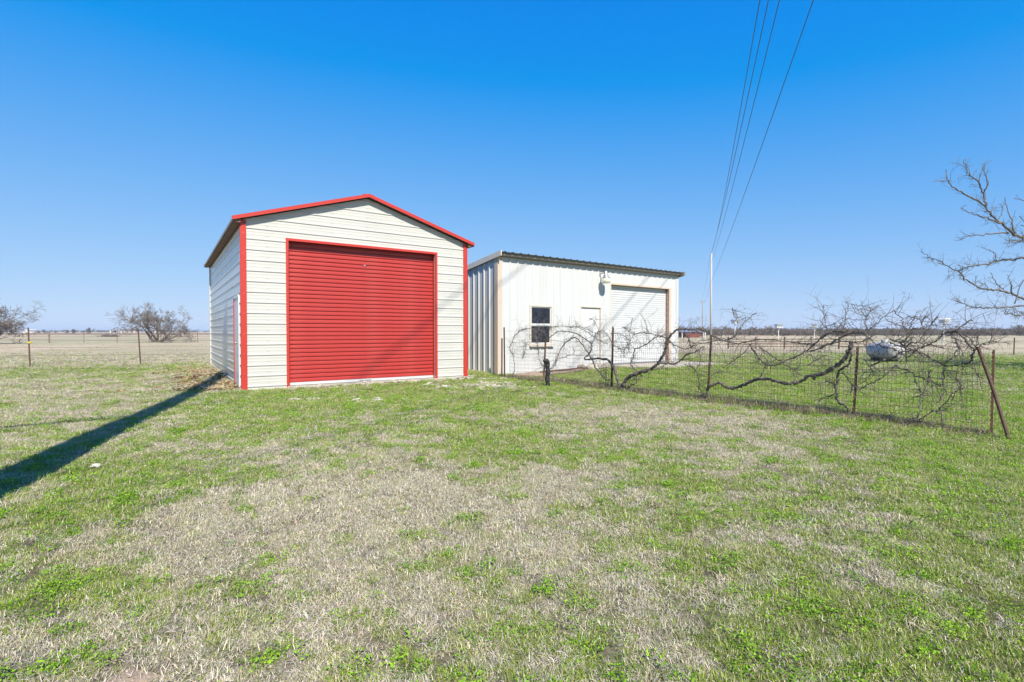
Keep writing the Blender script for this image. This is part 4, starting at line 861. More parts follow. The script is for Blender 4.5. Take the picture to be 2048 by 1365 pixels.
# tree at the right edge: limbs reach into view, trunk just outside
rt = empty('pecan_tree', gp(18.2, 13.0), 0, label='large bare tree reaching into view from the right edge', cat='tree'); rl = rt.location.copy()
c3 = lambda *p: crop(p, 1800, 300, 3.593)
tk = MB(); hub = Vector((0, 0, 2.0)); tk.tube([(0.05, 0, -0.2), (0, 0, 0.0), (0.05, 0.03, 1.0), (0, 0, 2.0), (0.1, 0.05, 3.2), (0.1, 0.1, 4.2)], [0.34, 0.27, 0.22, 0.21, 0.17, 0.12], 10); tk.build('trunk', M['bark'], rt, True)
LIMBS = [(c3((1150, 760), (1000, 700), (891, 640), (830, 610), (760, 560), (700, 510), (650, 460), (620, 405), (600, 320), (570, 240), (530, 200), (490, 160), (470, 110), (455, 75)), .044, .008, 1.9),
 (c3((620, 405), (540, 360), (470, 320), (410, 290), (360, 245), (340, 200), (328, 140)), .026, .008, None),
 (c3((340, 222), (290, 230), (245, 228)), .010, .006, None),
 (c3((600, 320), (625, 260), (625, 200), (600, 140), (622, 72)), .018, .007, None),
 (c3((565, 230), (580, 180), (600, 120)), .012, .007, None),
 (c3((1150, 740), (1000, 760), (891, 775), (800, 790), (700, 800), (600, 825), (530, 835), (470, 850), (420, 870)), .042, .009, 1.5),
 (c3((1150, 1140), (1000, 1110), (891, 1070), (800, 1030), (740, 1015), (650, 1005), (580, 1000), (530, 965), (470, 935), (420, 880), (350, 840), (280, 800), (220, 775), (155, 730)), .040, .007, 0.8),
 (c3((1150, 1110), (1000, 1115), (891, 1120), (800, 1125), (700, 1135), (600, 1135), (520, 1130), (460, 1110), (405, 1090)), .034, .008, 0.9),
 (c3((1100, 1200), (891, 1190), (810, 1185), (750, 1175)), .026, .010, 0.8),
 (c3((780, 595), (700, 600), (600, 610), (500, 620), (430, 645)), .022, .007, None),
 (c3((720, 530), (620, 490), (540, 465), (480, 440), (430, 415)), .020, .007, None),
 (c3((820, 600), (800, 520), (780, 450), (745, 350)), .022, .006, None),
 (c3((700, 510), (740, 440), (720, 390)), .012, .006, None),
 (c3((940, 380), (891, 365), (825, 352)), .014, .007, None),
 (c3((960, 655), (891, 655), (780, 652)), .024, .010, 1.9),
 (c3((800, 1030), (805, 980), (790, 940), (770, 900)), .016, .006, None),
 (c3((740, 1010), (690, 950), (650, 880)), .014, .006, None),
 (c3((640, 1005), (600, 960), (530, 940)), .010, .006, None),
 (c3((700, 800), (680, 750), (640, 715)), .011, .006, None), (c3((820, 1110), (880, 950), (960, 900)), .014, .008, None)]
rng = random.Random(77); tw = MB()
for i, (pix, r0, r1, hz_) in enumerate(LIMBS):
    Yd = 12.6 + 0.5 * math.sin(i * 1.3) if hz_ is not None else None
    if Yd is None: Yd = last_Y
    last_Y = Yd
    raw = [at_depth(px, py, Yd + 0.10 * math.sin(k + i)) - rl for k, (px, py) in enumerate(pix)]
    if hz_ is not None: raw = [Vector((0, 0, hz_)), Vector((0, 0, hz_)).lerp(raw[0], 0.5) + Vector((0, 0, 0.1))] + raw
    pts = smooth_path(raw, 5); n = len(pts); pts = [p + Vector((rng.gauss(0, .012), rng.gauss(0, .012), rng.gauss(0, .012))) for p in pts]
    bb = MB(); bb.tube(pts, [max(r0 + (r1 - r0) * (k / (n - 1)) ** 0.8, 0.006) for k in range(n)], 7); bb.build('limb', M['bark'], rt, True)
    L_ = sum((pts[k + 1] - pts[k]).length for k in range(n - 1))
    for _ in range(int(L_ / 0.18)):
        k = rng.randint(max(1, int(n * (0.3 if hz_ else 0.05))), n - 1); d = (pts[min(k + 1, n - 1)] - pts[k - 1]).normalized()
        s_ = Vector((rng.gauss(-0.2, 1), rng.gauss(0, 0.7), rng.gauss(0.35, 0.9))).normalized()
        twig(tw, pts[k], d * rng.uniform(0.3, 1.0) + s_, rng.uniform(0.12, 0.42), rng.uniform(0.0040, 0.0064), rng.choice((1, 1, 2)), rng, 0.32, 0.02, kids=(1, 3))
o = tw.build('twigs', M['bark'], rt); o['kind'] = 'stuff'
t_, c_ = MB(), MB(); rng = random.Random(5)                                  # the part of the crown outside the frame, which shades the ground by the right edge
for k in range(7):
    a = R(-70 + 40 * k); grow(t_, c_, Vector((0.9, 0.1, 2.6 + 0.25 * k)), Vector((0.6 + abs(math.cos(a)), math.sin(a), 0.8)), 2.4, 0.12, 6, rng, 0.7, 0.0, 0.014, 0.13)
t_.build('limb', M['bark'], rt); o = c_.build('outer_twigs', M['bark'], rt); o['kind'] = 'stuff'

# ------------------------------------------------------------------ utility poles and power lines
far_pole = Vector((29.35, 75.0, 0))
up = empty('utility_pole', far_pole, 0, label='pale tall utility pole standing beyond the workshop under the power lines', cat='utility pole', group='utility poles on the power line')
bb = MB(); bb.tube([(0, 0, -0.5), (0, 0, 6), (0, 0, 12.8)], [0.15, 0.135, 0.115], 10); bb.build('pole_shaft', M['pole_pale'], up, True)
for z in (12.5, 11.0, 8.25):
    bb = MB(); bb.lathe([(0.03, -0.06), (0.06, -0.03), (0.04, 0), (0.06, 0.03), (0.03, 0.06)], 8, (-0.18, 0, z)); bb.tube([(-0.18, 0, z), (0, 0, z)], 0.02, 5); bb.build('insulator', M['galv'], up)
p2 = Vector((51, 134, 0)); up2 = empty('utility_pole', p2, 0, label='farther and thinner utility pole just left of the pale one', cat='utility pole', group='utility poles on the power line')
p2.x = (1404.5 - 1024) / 1016 * 134; up2.location = p2
bb = MB(); bb.tube([(0, 0, -0.5), (0, 0, 5), (0, 0, 9.6)], [0.13, 0.11, 0.09], 8); bb.build('pole_shaft', M['pole_wood'], up2, True)
bb = MB(); bb.box(-0.9, 0.9, -0.05, 0.05, 9.1, 9.2); bb.build('crossarm', M['pole_wood'], up2)
# near pole, just outside the left of the view: its long shadow crosses the lawn
npole = empty('utility_pole', gp(-3.25, 1.57), 0, label='tall timber utility pole just outside the left of the view, casting the long lawn shadow', cat='utility pole', group='utility poles on the power line')
bb = MB(); bb.tube([(0, 0, -0.5), (0, 0, 0.3), (0.0, 0, 6), (0, 0, 14.6)], [0.29, 0.275, 0.21, 0.15], 14); bb.build('pole_shaft', M['pole_wood'], npole, True)
cb0 = Vector((-3.25, 1.57, 6.2)); cb1 = cb0 + Vector((-0.82 * 26, -0.57 * 26, -0.3)); bb = MB()  # unseen cable, added and thickened for its faint shadow on the lawn
bb.tube([cb0.lerp(cb1, t) - Vector((0, 0, 0.8 * 4 * t * (1 - t) * 0.5)) for t in np.linspace(0, 1, 20)], 0.036, 6, cap=False)
tag(bb.build('shadow_cable', M['cable']), label='unseen thick cable on the near timber pole, added to cast a faint lawn shadow', cat='cable')
def power_line(img, Yq, Pend, z_end, zback, rad, label):
    """straight in plan from the far pole through the point seen at the top of the frame, on past the camera; sags between"""
    q = at_depth(*img, Yq); d = Vector((q.x - Pend.x, q.y - Pend.y, 0)); dh = d.normalized(); Lq = d.length; Lb = Lq + 38
    # parabola through the end, q, and the back end
    zs = np.polyfit([0, Lq, Lb], [z_end, q.z, zback], 2)
    pts = [Vector((Pend.x + dh.x * s_, Pend.y + dh.y * s_, float(np.polyval(zs, s_)))) for s_ in np.linspace(0, Lb, 60)]
    bb = MB(); bb.tube(pts, rad, 6, cap=False); return tag(bb.build('power_line', M['cable'], smooth=True), label=label, cat='power line', group='power lines overhead')
power_line((1519.8, 0), 10.2, far_pole + Vector((-0.18, 0, 0)), 12.5, 8.6, 0.009, 'leftmost of the dark power lines, running to the top of the pale pole')
power_line((1559, 0), 11.2, far_pole + Vector((-0.18, 0, 0)), 11.0, 9.0, 0.010, 'middle dark power line crossing the sky')
power_line((1627, 0), 11.6, far_pole + Vector((-0.18, 0, 0)), 8.25, 10.2, 0.011, 'rightmost and thickest power line, sagging lowest to the pale pole')
power_line((1537, 0), 19.6, far_pole + Vector((0, 0, 0)), 12.8, 17.2, 0.018, 'faint higher power line between the left and middle lines')
# lines going on to the farther pole
for za, zb, lab in ((12.5, 9.25, 'upper thin line from the pale pole to the farther pole'), (8.25, 9.15, 'lower thin line from the pale pole to the farther pole')):
    a, c = far_pole + Vector((-0.18, 0, za)), p2 + Vector((-0.5, 0, zb)); bb = MB()
    bb.tube([a.lerp(c, t) - Vector((0, 0, 1.6 * 4 * t * (1 - t))) for t in np.linspace(0, 1, 16)], 0.012, 4, cap=False); tag(bb.build('power_line', M['cable']), label=lab, cat='power line', group='power lines beyond the pale pole')

# ------------------------------------------------------------------ propane tank
p = on_ground(1783, 724); tk = empty('propane_tank', gp(p.x, p.y + 0.4), R(82), label='silver horizontal gas tank seen behind the vines', cat='tank')
bb = MB(); Rr, Lc = 0.34, 0.74; prof = []
for k in range(9): a = math.pi / 2 * k / 8; prof.append((Rr * math.sin(a), -Lc - 0.22 * math.cos(a)))
for k in range(9): a = math.pi / 2 * (1 - k / 8); prof.append((Rr * math.sin(a), Lc + 0.22 * math.cos(a)))
bb.lathe(prof, 28); o = bb.build('tank_shell', M['tank'], tk, True); o.rotation_euler = (0, R(90), 0); o.location = (0, 0, 0.44)
bb = MB(); bb.lathe([(0.13, 0), (0.13, 0.12), (0.11, 0.16), (0.0, 0.18)], 16); o = bb.build('valve_dome', M['tank'], tk, True); o.location = (0, 0, 0.76)
for sx in (-0.55, 0.55):
    bb = MB(); bb.box(sx - 0.05, sx + 0.05, -0.22, 0.22, -0.03, 0.14); bb.build('support', M['rust_dark'], tk)
bb = MB(); bb.tube([(-0.5, -0.1, 0.86), (-0.7, -0.15, 0.95), (-0.95, -0.2, 0.90), (-1.1, -0.2, 0.4), (-1.15, -0.2, 0)], 0.02, 6); bb.build('fill_pipe', M['black'], tk)

# ------------------------------------------------------------------ bird houses on poles
def bird_house(px, py_top, w_px, Y, label, storeys, rz):
    c = at_depth(px, py_top, Y); w = w_px / F_PX * Y; r_ = empty('bird_house', gp(c.x, Y), rz, label=label, cat='bird house', group='bird houses on poles')
    z1 = c.z - r_.location.z; hs_ = 0.22 if storeys == 1 else 0.27; z0 = z1 - hs_ - 0.08
    bb = MB(); bb.tube([(0, 0, -0.3), (0, 0, z0)], 0.035, 8); bb.build('pole', M['alu'], r_)
    bb = MB(); bb.box(-w * 0.38, w * 0.38, -w * 0.3, w * 0.3, z0 + 0.02, z1 - 0.10); bb.build('box', M['alu'], r_)
    bb = MB(); bb.prism([(-w * 0.5, 0, z1 - 0.099), (w * 0.5, 0, z1 - 0.099), (w * 0.36, 0, z1), (-w * 0.36, 0, z1)], (0, -w * 0.42, 0), (0, w * 0.42, 0)); bb.build('roof', M['alu'] if storeys == 2 else M['galv'], r_)
    for s_ in range(storeys):
        zz = z0 + s_ * 0.14
        bb = MB(); bb.box(-w * 0.5, w * 0.5, -w * 0.42, w * 0.42, zz, zz + 0.018); bb.build('porch', M['alu'], r_)
        for k in range(3):
            bb = MB(); bb.box(-w * 0.28 + k * w * 0.22, -w * 0.16 + k * w * 0.22, -w * 0.3 - 0.006, -w * 0.3 - 0.001, zz + 0.04, zz + 0.11); bb.build('entrance_hole', M['dark'], r_)
    return r_
bird_house(1888, 637, 17, 36, 'two-tier white bird house on a pole near the right end of the fence', 2, 0.35)
bird_house(1557, 649, 14, 44, 'small flat-roofed bird house alone above the middle of the vines', 1, 0.1)
bird_house(1629, 648, 12, 47, 'bird house tilted to the right on a pole right of the middle of the vines', 1, 0.9)
bird_house(1470, 640, 14, 40, 'bird house behind upright vine shoots near the pale utility pole', 1, 0.5)

# ------------------------------------------------------------------ corral rails, barn and far buildings
cf = empty('corral_fence', gp(17.0, 37.5), 0, label='low rusty pipe rail corral behind the vines', cat='fence'); rl = cf.location.copy()
cps = [(-1.0, 0.1), (1.0, 0.0), (3.0, -0.2), (5.0, -0.2), (7.2, 0.1), (9.4, 0.3)]
for k, (x_, y_) in enumerate(cps):
    g_ = gp(17 + x_, 37.5 + y_) - rl; bb = MB(); bb.tube([g_ + Vector((0, 0, -0.2)), g_ + Vector((0.02, 0, 0.9))], 0.075 if k % 2 else 0.055, 7); bb.build('post', M['rust_dark'] if k % 2 == 0 else M['old_wood'], cf)
for k in range(len(cps) - 1):
    for z in (0.18, 0.36, 0.54, 0.72):
        if k == 3 and z < 0.5: continue
        bb = MB(); a, c = gp(17 + cps[k][0], 37.5 + cps[k][1]) - rl, gp(17 + cps[k + 1][0], 37.5 + cps[k + 1][1]) - rl
        bb.tube([a + Vector((0.06, 0, z)), c + Vector((-0.06, 0, z))], 0.026, 5); bb.build('rail', M['rust'], cf)
p = at_depth(1378, 664, 112); bn = empty('barn', (p.x, 112, 0), 0.25, label='small faded red barn with grey roof just right of the workshop', cat='barn')
bb = MB(); bb.box(-1.8, 1.8, -1.5, 1.5, 0, 1.15); bb.build('wall', M['barn_red'], bn)
bb = MB(); bb.prism([(-2.9, -1.8, 1.1), (-2.9, 1.8, 1.1), (-2.9, 0, 1.75)], (0, 0, 0.06), (5.0, 0, 0.06)); bb.build('roof', M['galv'], bn)
for x_ in (-2.7, 2.6, 3.0):
    bb = MB(); bb.box(x_ - 0.08, x_ + 0.08, -1.6, -1.44, 0, 1.15); bb.build('post', M['alu'], bn)
def farm_house(px, Y, w, h, dep, rz, wall, roof, label, cat='house', nwin=3):
    x_ = (px - 1024) / 1016 * Y; r_ = empty('farm_house' if cat == 'house' else 'farm_shed', (x_, Y, -0.1), rz, label=label, cat=cat)
    bb = MB(); bb.box(-w / 2, w / 2, -dep / 2, dep / 2, 0, h); wl_ = bb.build('wall', wall, r_)
    bb = MB(); bb.prism([(-w / 2 - 0.4, -dep / 2 - 0.4, h), (-w / 2 - 0.4, dep / 2 + 0.4, h), (-w / 2 - 0.4, 0, h + dep * 0.2)], (0, 0, 0), (w + 0.8, 0, 0)); bb.build('roof', roof, r_)
    for k in range(nwin):
        xx = -w / 2 + w * (k + 0.5) / nwin; bb = MB(); bb.box(xx - 0.6, xx + 0.6, -dep / 2 - 0.05, -dep / 2 - 0.005, 0.9, 2.1); f_ = bb.build('window', M['dark'], r_)
    return r_
farm_house(62, 560, 11, 2.6, 7, 0.1, M['alu'], M['alu'], 'long white shed on the far horizon behind the left fence post', 'shed', 0)
farm_house(262, 520, 16, 2.7, 8, -0.1, M['plaster'], M['roof_brown'], 'low pale farmhouse with brown roof on the left horizon')
farm_house(232, 540, 8, 2.4, 7, 0.2, M['alu'], M['alu'], 'small white shed left of the far farmhouse', 'shed', 1)
farm_house(318, 600, 9, 2.6, 7, 0.0, M['alu'], M['galv'], 'small white farm building seen through the bare tree', 'shed', 1)
p = on_ground(219, 674); r_ = empty('brush_pile', (p.x, p.y, 0), 0, label='low dark brush heap lying in the far pasture', cat='brush'); bb = MB(); rng = random.Random(3)
for k in range(160): twig(bb, Vector((rng.gauss(0, 1.2), rng.gauss(0, 0.5), rng.uniform(0, 0.3))), Vector((rng.gauss(0, 1), rng.gauss(0, 1), rng.uniform(0, 0.6))), 0.9, 0.05, 0, rng)
bb.build('heap', M['scrub_bark'], r_)

# ------------------------------------------------------------------ scatter: grass, weeds, scrub (stuff, instanced on points)
LIB = bpy.data.collections.new('scatter_sources')
def scatter(name, pts, rots, scls, idx, srcs, label, cat=None):
    coll = bpy.data.collections.new(name + '_sources')
    for k, o in enumerate(srcs): o.name = '%s_source_%02d' % (name, k); coll.objects.link(o)
    me = bpy.data.meshes.new(name); me.vertices.add(len(pts)); me.vertices.foreach_set('co', np.asarray(pts, np.float32).ravel())
    a = me.attributes.new('rot', 'FLOAT_VECTOR', 'POINT'); a.data.foreach_set('vector', np.asarray(rots, np.float32).ravel())
    a = me.attributes.new('scl', 'FLOAT_VECTOR', 'POINT'); a.data.foreach_set('vector', np.asarray(scls, np.float32).ravel())
    a = me.attributes.new('idx', 'INT', 'POINT'); a.data.foreach_set('value', np.asarray(idx, np.int32))
    ob = bpy.data.objects.new(name, me); COL.objects.link(ob); tag(ob, label=label, kind='stuff', cat=cat)
    ng = bpy.data.node_groups.new(name + '_scatter', 'GeometryNodeTree'); ng.interface.new_socket('Geometry', in_out='INPUT', socket_type='NodeSocketGeometry'); ng.interface.new_socket('Geometry', in_out='OUTPUT', socket_type='NodeSocketGeometry')
    N, L = ng.nodes, ng.links; gi, go = N.new('NodeGroupInput'), N.new('NodeGroupOutput'); ip = N.new('GeometryNodeInstanceOnPoints'); ci = N.new('GeometryNodeCollectionInfo')
    ci.inputs['Collection'].default_value = coll; ci.inputs['Separate Children'].default_value = True; ci.inputs['Reset Children'].default_value = True
    def na(nm, ty): k = N.new('GeometryNodeInputNamedAttribute'); k.data_type = ty; k.inputs['Name'].default_value = nm; return k.outputs['Attribute']
    e = N.new('FunctionNodeEulerToRotation'); L.new(na('rot', 'FLOAT_VECTOR'), e.inputs[0]); L.new(e.outputs[0], ip.inputs['Rotation']); L.new(na('scl', 'FLOAT_VECTOR'), ip.inputs['Scale']); L.new(na('idx', 'INT'), ip.inputs['Instance Index'])
    ip.inputs['Pick Instance'].default_value = True; L.new(ci.outputs[0], ip.inputs['Instance']); L.new(gi.outputs[0], ip.inputs['Points']); L.new(ip.outputs[0], go.inputs[0])
    md = ob.modifiers.new('scatter', 'NODES'); md.node_group = ng
    return ob
def src(mb, mats):
    me = bpy.data.meshes.new('clump'); me.from_pydata(mb.v, [], mb.f); me.update()
    for m in (mats if isinstance(mats, list) else [mats]): me.materials.append(m)
    if isinstance(mats, list): me.polygons.foreach_set('material_index', mb.mi)
    return bpy.data.objects.new('clump', me)
def blade(mb, x, y, az, lean, ln, w, curl, mi=0):
    p = Vector((x, y, -0.004)); el = math.pi / 2 - lean; side = Vector((-math.sin(az), math.cos(az), 0)); vs_ = []
    for k in range(3):
        ww = w * (1, 0.8, 0.05)[k]; vs_ += [tuple(p - side * ww / 2), tuple(p + side * ww / 2)]
        p = p + Vector((math.cos(az) * math.cos(el), math.sin(az) * math.cos(el), math.sin(el))) * ln / 2; el -= curl
        if p.z < 0.003: p.z = 0.003
    mb.add(vs_, [(0, 1, 3, 2), (2, 3, 5, 4)], mi)
def clump_blades(rng, n, rad, ln, w, lean, curl, mi_of):
    mb = MB()
    for _ in range(n):
        rr = rad * math.sqrt(rng.random()); a = rng.uniform(0, 6.283)
        blade(mb, rr * math.cos(a), rr * math.sin(a), rng.uniform(0, 6.283), abs(rng.gauss(lean, 0.35)), ln * rng.uniform(0.5, 1.3), w * rng.uniform(0.7, 1.3), rng.gauss(curl, 0.4), mi_of(rng))
    return mb
def clover(rng, n, rad):
    mb = MB()
    for _ in range(n):
        rr = rad * math.sqrt(rng.random()); a = rng.uniform(0, 6.283); h = rng.uniform(0.006, 0.028); c = Vector((rr * math.cos(a), rr * math.sin(a), h)); s_ = rng.uniform(0.003, 0.0065)
        tx = Vector((1, 0, rng.gauss(0, 0.4))).normalized(); ty = Vector((0, 1, rng.gauss(-0.1, 0.4))).normalized(); a0 = rng.uniform(0, 6.28); vs_ = []
        for k in range(6):
            q = a0 + k * math.pi / 3; r2 = s_ * (1.0 if k % 2 == 0 else 0.75); vs_.append(tuple(c + tx * r2 * math.cos(q) + ty * r2 * math.sin(q)))
        mb.add(vs_, [(0, 1, 2, 3), (0, 3, 4, 5)], 0)
    return mb
rng = random.Random(99)
GM = [M['dry'], M['straw'], M['green'], M['weed']]
def pick(*w): return lambda r_: r_.choices((0, 1, 2, 3), w)[0]
SRC = []
for k in range(4): SRC.append(src(clump_blades(rng, 150, 0.085, 0.029, 0.0025, 1.22, 0.3, pick(0.75, 0.10, 0.13, 0.02)), GM))      # 0-3 dry
for k in range(3): SRC.append(src(clump_blades(rng, 150, 0.085, 0.028, 0.0025, 1.15, 0.3, pick(0.47, 0.1, 0.43, 0.0)), GM))         # 4-6 mixed
for k in range(3): SRC.append(src(clump_blades(rng, 140, 0.08, 0.029, 0.0027, 1.0, 0.3, pick(0.16, 0.08, 0.76, 0.0)), GM))         # 7-9 green
for k in range(3): SRC.append(src(clover(rng, 34, 0.045), M['clover']))                                                               # 10-12 clover
for k in range(2): SRC.append(src(clump_blades(rng, 14, 0.10, 0.07, 0.0024, 1.1, 0.6, pick(0.55, 0.45, 0.0, 0.0)), GM))               # 13-14 long straws
def blocked(x, y):
    lx, ly = (x - G0.x) * math.cos(GA) + (y - G0.y) * math.sin(GA), -(x - G0.x) * math.sin(GA) + (y - G0.y) * math.cos(GA)
    wx, wy = (x - W0.x) * math.cos(WA) + (y - W0.y) * math.sin(WA), -(x - W0.x) * math.sin(WA) + (y - W0.y) * math.cos(WA)
    a = (lx > -0.03) & (lx < GW + 0.03) & (ly > -0.03) & (ly < GL + 0.03)
    c = (wx > -0.05) & (wx < WL + 0.1) & (wy > -0.04) & (wy < WD + 0.1)
    d = (wx > 5.0) & (wx < 9.4) & (wy > -1.85 + np.clip(6.4 - wx, 0, 2) * 0.55) & (wy < 0)
    e = (((wx - 2.0) / 1.95) ** 2 + ((wy + 0.55) / 0.55) ** 2 < 1) | ((wx > 2.6) & (wx < 5.0) & (wy > -0.8) & (wy < 0))
    return a | c | d | e
P_, R_, S_, I_ = [], [], [], []
for (y0, y1, dens, sc_) in ((0.6, 3.2, 560, 0.85), (3.2, 6, 420, 1.0), (6, 10, 250, 1.2), (10, 17, 120, 1.6), (17, 30, 40, 2.3)):
    w1 = 1.06 * y1 + 2.4; n = int(2 * w1 * (y1 - y0) * dens)
    y = RNG.uniform(y0, y1, n); x = RNG.uniform(-w1, w1, n); ok = np.abs(x) < 1.06 * y + 2.4; x, y = x[ok], y[ok]
    ok = ~blocked(x, y); x, y = x[ok], y[ok]; n = len(x)
    g = greenness(x, y) + RNG.normal(0, 0.10, n); bald = fbm(x * 1.3, y * 1.3, 71, 4)
    px_, py_ = project(x, y); soil = ((np.hypot((px_ - 270) / 120, (py_ - 1352) / 28) < 1) & (RNG.random(n) < 0.5))
    lx_, ly_ = (x - G0.x) * math.cos(GA) + (y - G0.y) * math.sin(GA), -(x - G0.x) * math.sin(GA) + (y - G0.y) * math.cos(GA)
    soil = soil | ((lx_ > 0.6) & (lx_ < 6.2) & (ly_ > -0.10 - 0.5 * fbm(x * 2, y * 2, 61, 3)) & (ly_ < 0.1) & (RNG.random(n) < 0.9))
    keep = ~soil & ~((bald < 0.24) & (RNG.random(n) < 0.6)); x, y, g = x[keep], y[keep], g[keep]; n = len(x)
    u = RNG.random(n); g = g + (fbm(x * 3.6, y * 3.6, 131, 2) - 0.5) * 0.55 + (fbm(x * 9.5, y * 9.5, 151, 3) - 0.5) * 1.15
    idx = np.where(g < 0.41, RNG.integers(0, 4, n), np.where(g < 0.50, RNG.integers(4, 7, n), RNG.integers(7, 10, n)))
    clv = fbm(x * 8.0, y * 8.0, 91, 3); cm = (g > 0.40) & (clv > 0.48) & (u < 0.40); idx = np.where(cm, RNG.integers(10, 13, n), idx)
    idx = np.where((u > 0.975) & (g < 0.6), RNG.integers(13, 15, n), idx)
    P_.append(np.stack([x, y, gz(x, y)], 1)); R_.append(np.stack([RNG.normal(0, 0.12, n), RNG.normal(0, 0.12, n), RNG.uniform(0, 6.283, n)], 1))
    s_ = sc_ * RNG.uniform(0.75, 1.3, n); hz_ = np.where(idx < 4, 1.0, np.where(idx < 10, 0.9, 1.1)) * (1.0 if sc_ < 1.3 else 0.75)
    S_.append(np.stack([s_, s_, s_ * hz_ * RNG.uniform(0.6, 1.7, n)], 1)); I_.append(idx)
scatter('grass', np.concatenate(P_), np.concatenate(R_), np.concatenate(S_), np.concatenate(I_), SRC, 'short mown winter grass, tan dormant patches mixed with green and clover')
print('grass clumps', sum(len(p) for p in P_))
# taller dead weeds along the fence foot, the pasture fence and the garage wall
WS_ = []
for k in range(4): WS_.append(src(clump_blades(rng, 70, 0.13, 0.15, 0.004, 0.75, 0.5, lambda r_: r_.choices((0, 1, 2, 3), (0.16, 0.06, 0.16, 0.62))[0]), GM))
for k in range(2): WS_.append(src(clump_blades(rng, 60, 0.12, 0.13, 0.004, 0.6, 0.5, lambda r_: r_.choices((0, 1, 2, 3), (0.2, 0.2, 0.55, 0.05))[0]), GM))
for k in range(2): WS_.append(src(clump_blades(rng, 60, 0.13, 0.20, 0.005, 0.6, 0.45, lambda r_: r_.choices((0, 1, 2, 3), (0.6, 0.32, 0.02, 0.06))[0]), GM))
P_, R_, S_, I_ = [], [], [], []
def addw(x, y, s_, lo, hi):
    P_.append((x, y, gz1(x, y))); R_.append((random.gauss(0, .15), random.gauss(0, .15), random.uniform(0, 6.28))); q = s_ * random.uniform(0.6, 1.3); S_.append((q, q, q * random.uniform(0.6, 1.1))); I_.append(random.randint(lo, hi))
for k in range(1500):
    t = random.uniform(0.0, 0.98); P = FA + FD * t + FN * random.gauss(0.0, 0.13)
    addw(P.x, P.y, (0.6 + 0.5 * float(vnoise(np.array([t * 22]), np.array([0.5]), 3)[0])) * (1.0 if t > 0.1 else 0.8), 0, 3 if random.random() < 0.85 else 5)
for k in range(900):
    a = Vector((-22, 15.7, 0)); c = Vector((-8, 21.8, 0)); P = a.lerp(c, random.random()) + Vector((random.gauss(0, 0.25), random.gauss(0.3, 0.6), 0)); addw(P.x, P.y, 0.75, 4 if random.random() < 0.15 else 6, 7)
for k in range(200):
    ly = random.uniform(0.2, 9.4); lx = -abs(random.gauss(0.1, 0.45)) - 0.05; p = G0 + Matrix.Rotation(GA, 3, 'Z') @ Vector((lx, ly, 0)); addw(p.x, p.y, 0.5, 6, 7)
for k in range(90):
    lx = random.choice((random.uniform(0.0, 0.95), random.uniform(4.5, 5.5), random.uniform(0, 5.5))); p = G0 + Matrix.Rotation(GA, 3, 'Z') @ Vector((lx, -0.06 - abs(random.gauss(0, 0.05)), 0)); addw(p.x, p.y, 0.35, 4, 5)
for k in range(60):
    p = wpt(random.uniform(-0.5, 4.6), -random.uniform(1.2, 1.9)); addw(p.x, p.y, 0.6, 0, 5)
for k in range(500):
    Y = random.uniform(22, 60); X = random.uniform(-1.1, -0.55) * Y; addw(X, Y, 0.8, 6, 7)
scatter('weeds', P_, R_, S_, I_, WS_, 'taller dead weeds and tufts along fence foot and walls')
# fallen leaves by the garage side, gravel by its corner
lv = []
for k in range(3):
    mb = MB()
    for _ in range(30):
        a = rng.uniform(0, 6.28); rr = 0.14 * math.sqrt(rng.random()); c = Vector((rr * math.cos(a), rr * math.sin(a), rng.uniform(0.008, 0.04))); q = rng.uniform(0, 6.28); l_ = rng.uniform(0.02, 0.045)
        d1 = Vector((math.cos(q), math.sin(q), rng.gauss(0, 0.4))) * l_; d2 = Vector((-math.sin(q), math.cos(q), rng.gauss(0, 0.4))) * l_ * 0.45; mb.add([c - d1, c + d2, c + d1, c - d2], [(0, 1, 2, 3)])
    lv.append(src(mb, M['leaf_litter']))
P_, R_, S_, I_ = [], [], [], []
for k in range(230):
    ly = random.uniform(0.2, 6.5); lx = -abs(random.gauss(0.1, 0.6)) - 0.05; p = G0 + Matrix.Rotation(GA, 3, 'Z') @ Vector((lx, ly, 0)); addw(p.x, p.y, 1.0, 0, 2)
scatter('fallen_leaves', P_, R_, S_, I_, lv, 'drift of dry fallen leaves along the garage side wall')
gs = []
for k in range(3):
    mb = MB()
    for _ in range(16):
        a = rng.uniform(0, 6.28); rr = 0.13 * math.sqrt(rng.random()); c = Vector((rr * math.cos(a), rr * math.sin(a), 0.018)); s_ = rng.uniform(0.008, 0.024)
        vs_ = [c + Vector((sx * s_ * rng.uniform(.6, 1.2), sy * s_ * rng.uniform(.6, 1.2), sz * s_ * 0.6)) for sx in (-1, 1) for sy in (-1, 1) for sz in (-1, 1)]
        mb.add(vs_, [(0, 1, 3, 2), (4, 6, 7, 5), (0, 4, 5, 1), (2, 3, 7, 6), (0, 2, 6, 4), (1, 5, 7, 3)])
    gs.append(src(mb, M['stone']))
P_, R_, S_, I_ = [], [], [], []
for k in range(70):
    p = G0 + Matrix.Rotation(GA, 3, 'Z') @ Vector((random.uniform(0.7, 6.6), -abs(random.gauss(0.05, 0.18)) - 0.03, 0)); addw(p.x, p.y, 0.9, 0, 2)
for (px, py, n) in ((975, 768, 40), (1020, 772, 18), (735, 800, 8), (830, 803, 4), (620, 800, 4), (880, 770, 10), (500, 795, 3)):
    for k in range(n):
        p = on_ground(px + random.gauss(0, 26), py + random.gauss(0, 2.5)); addw(p.x, p.y, 0.8, 0, 2)
scatter('gravel', P_, R_, S_, I_, gs, 'scattered pale limestone gravel in front of the garage')
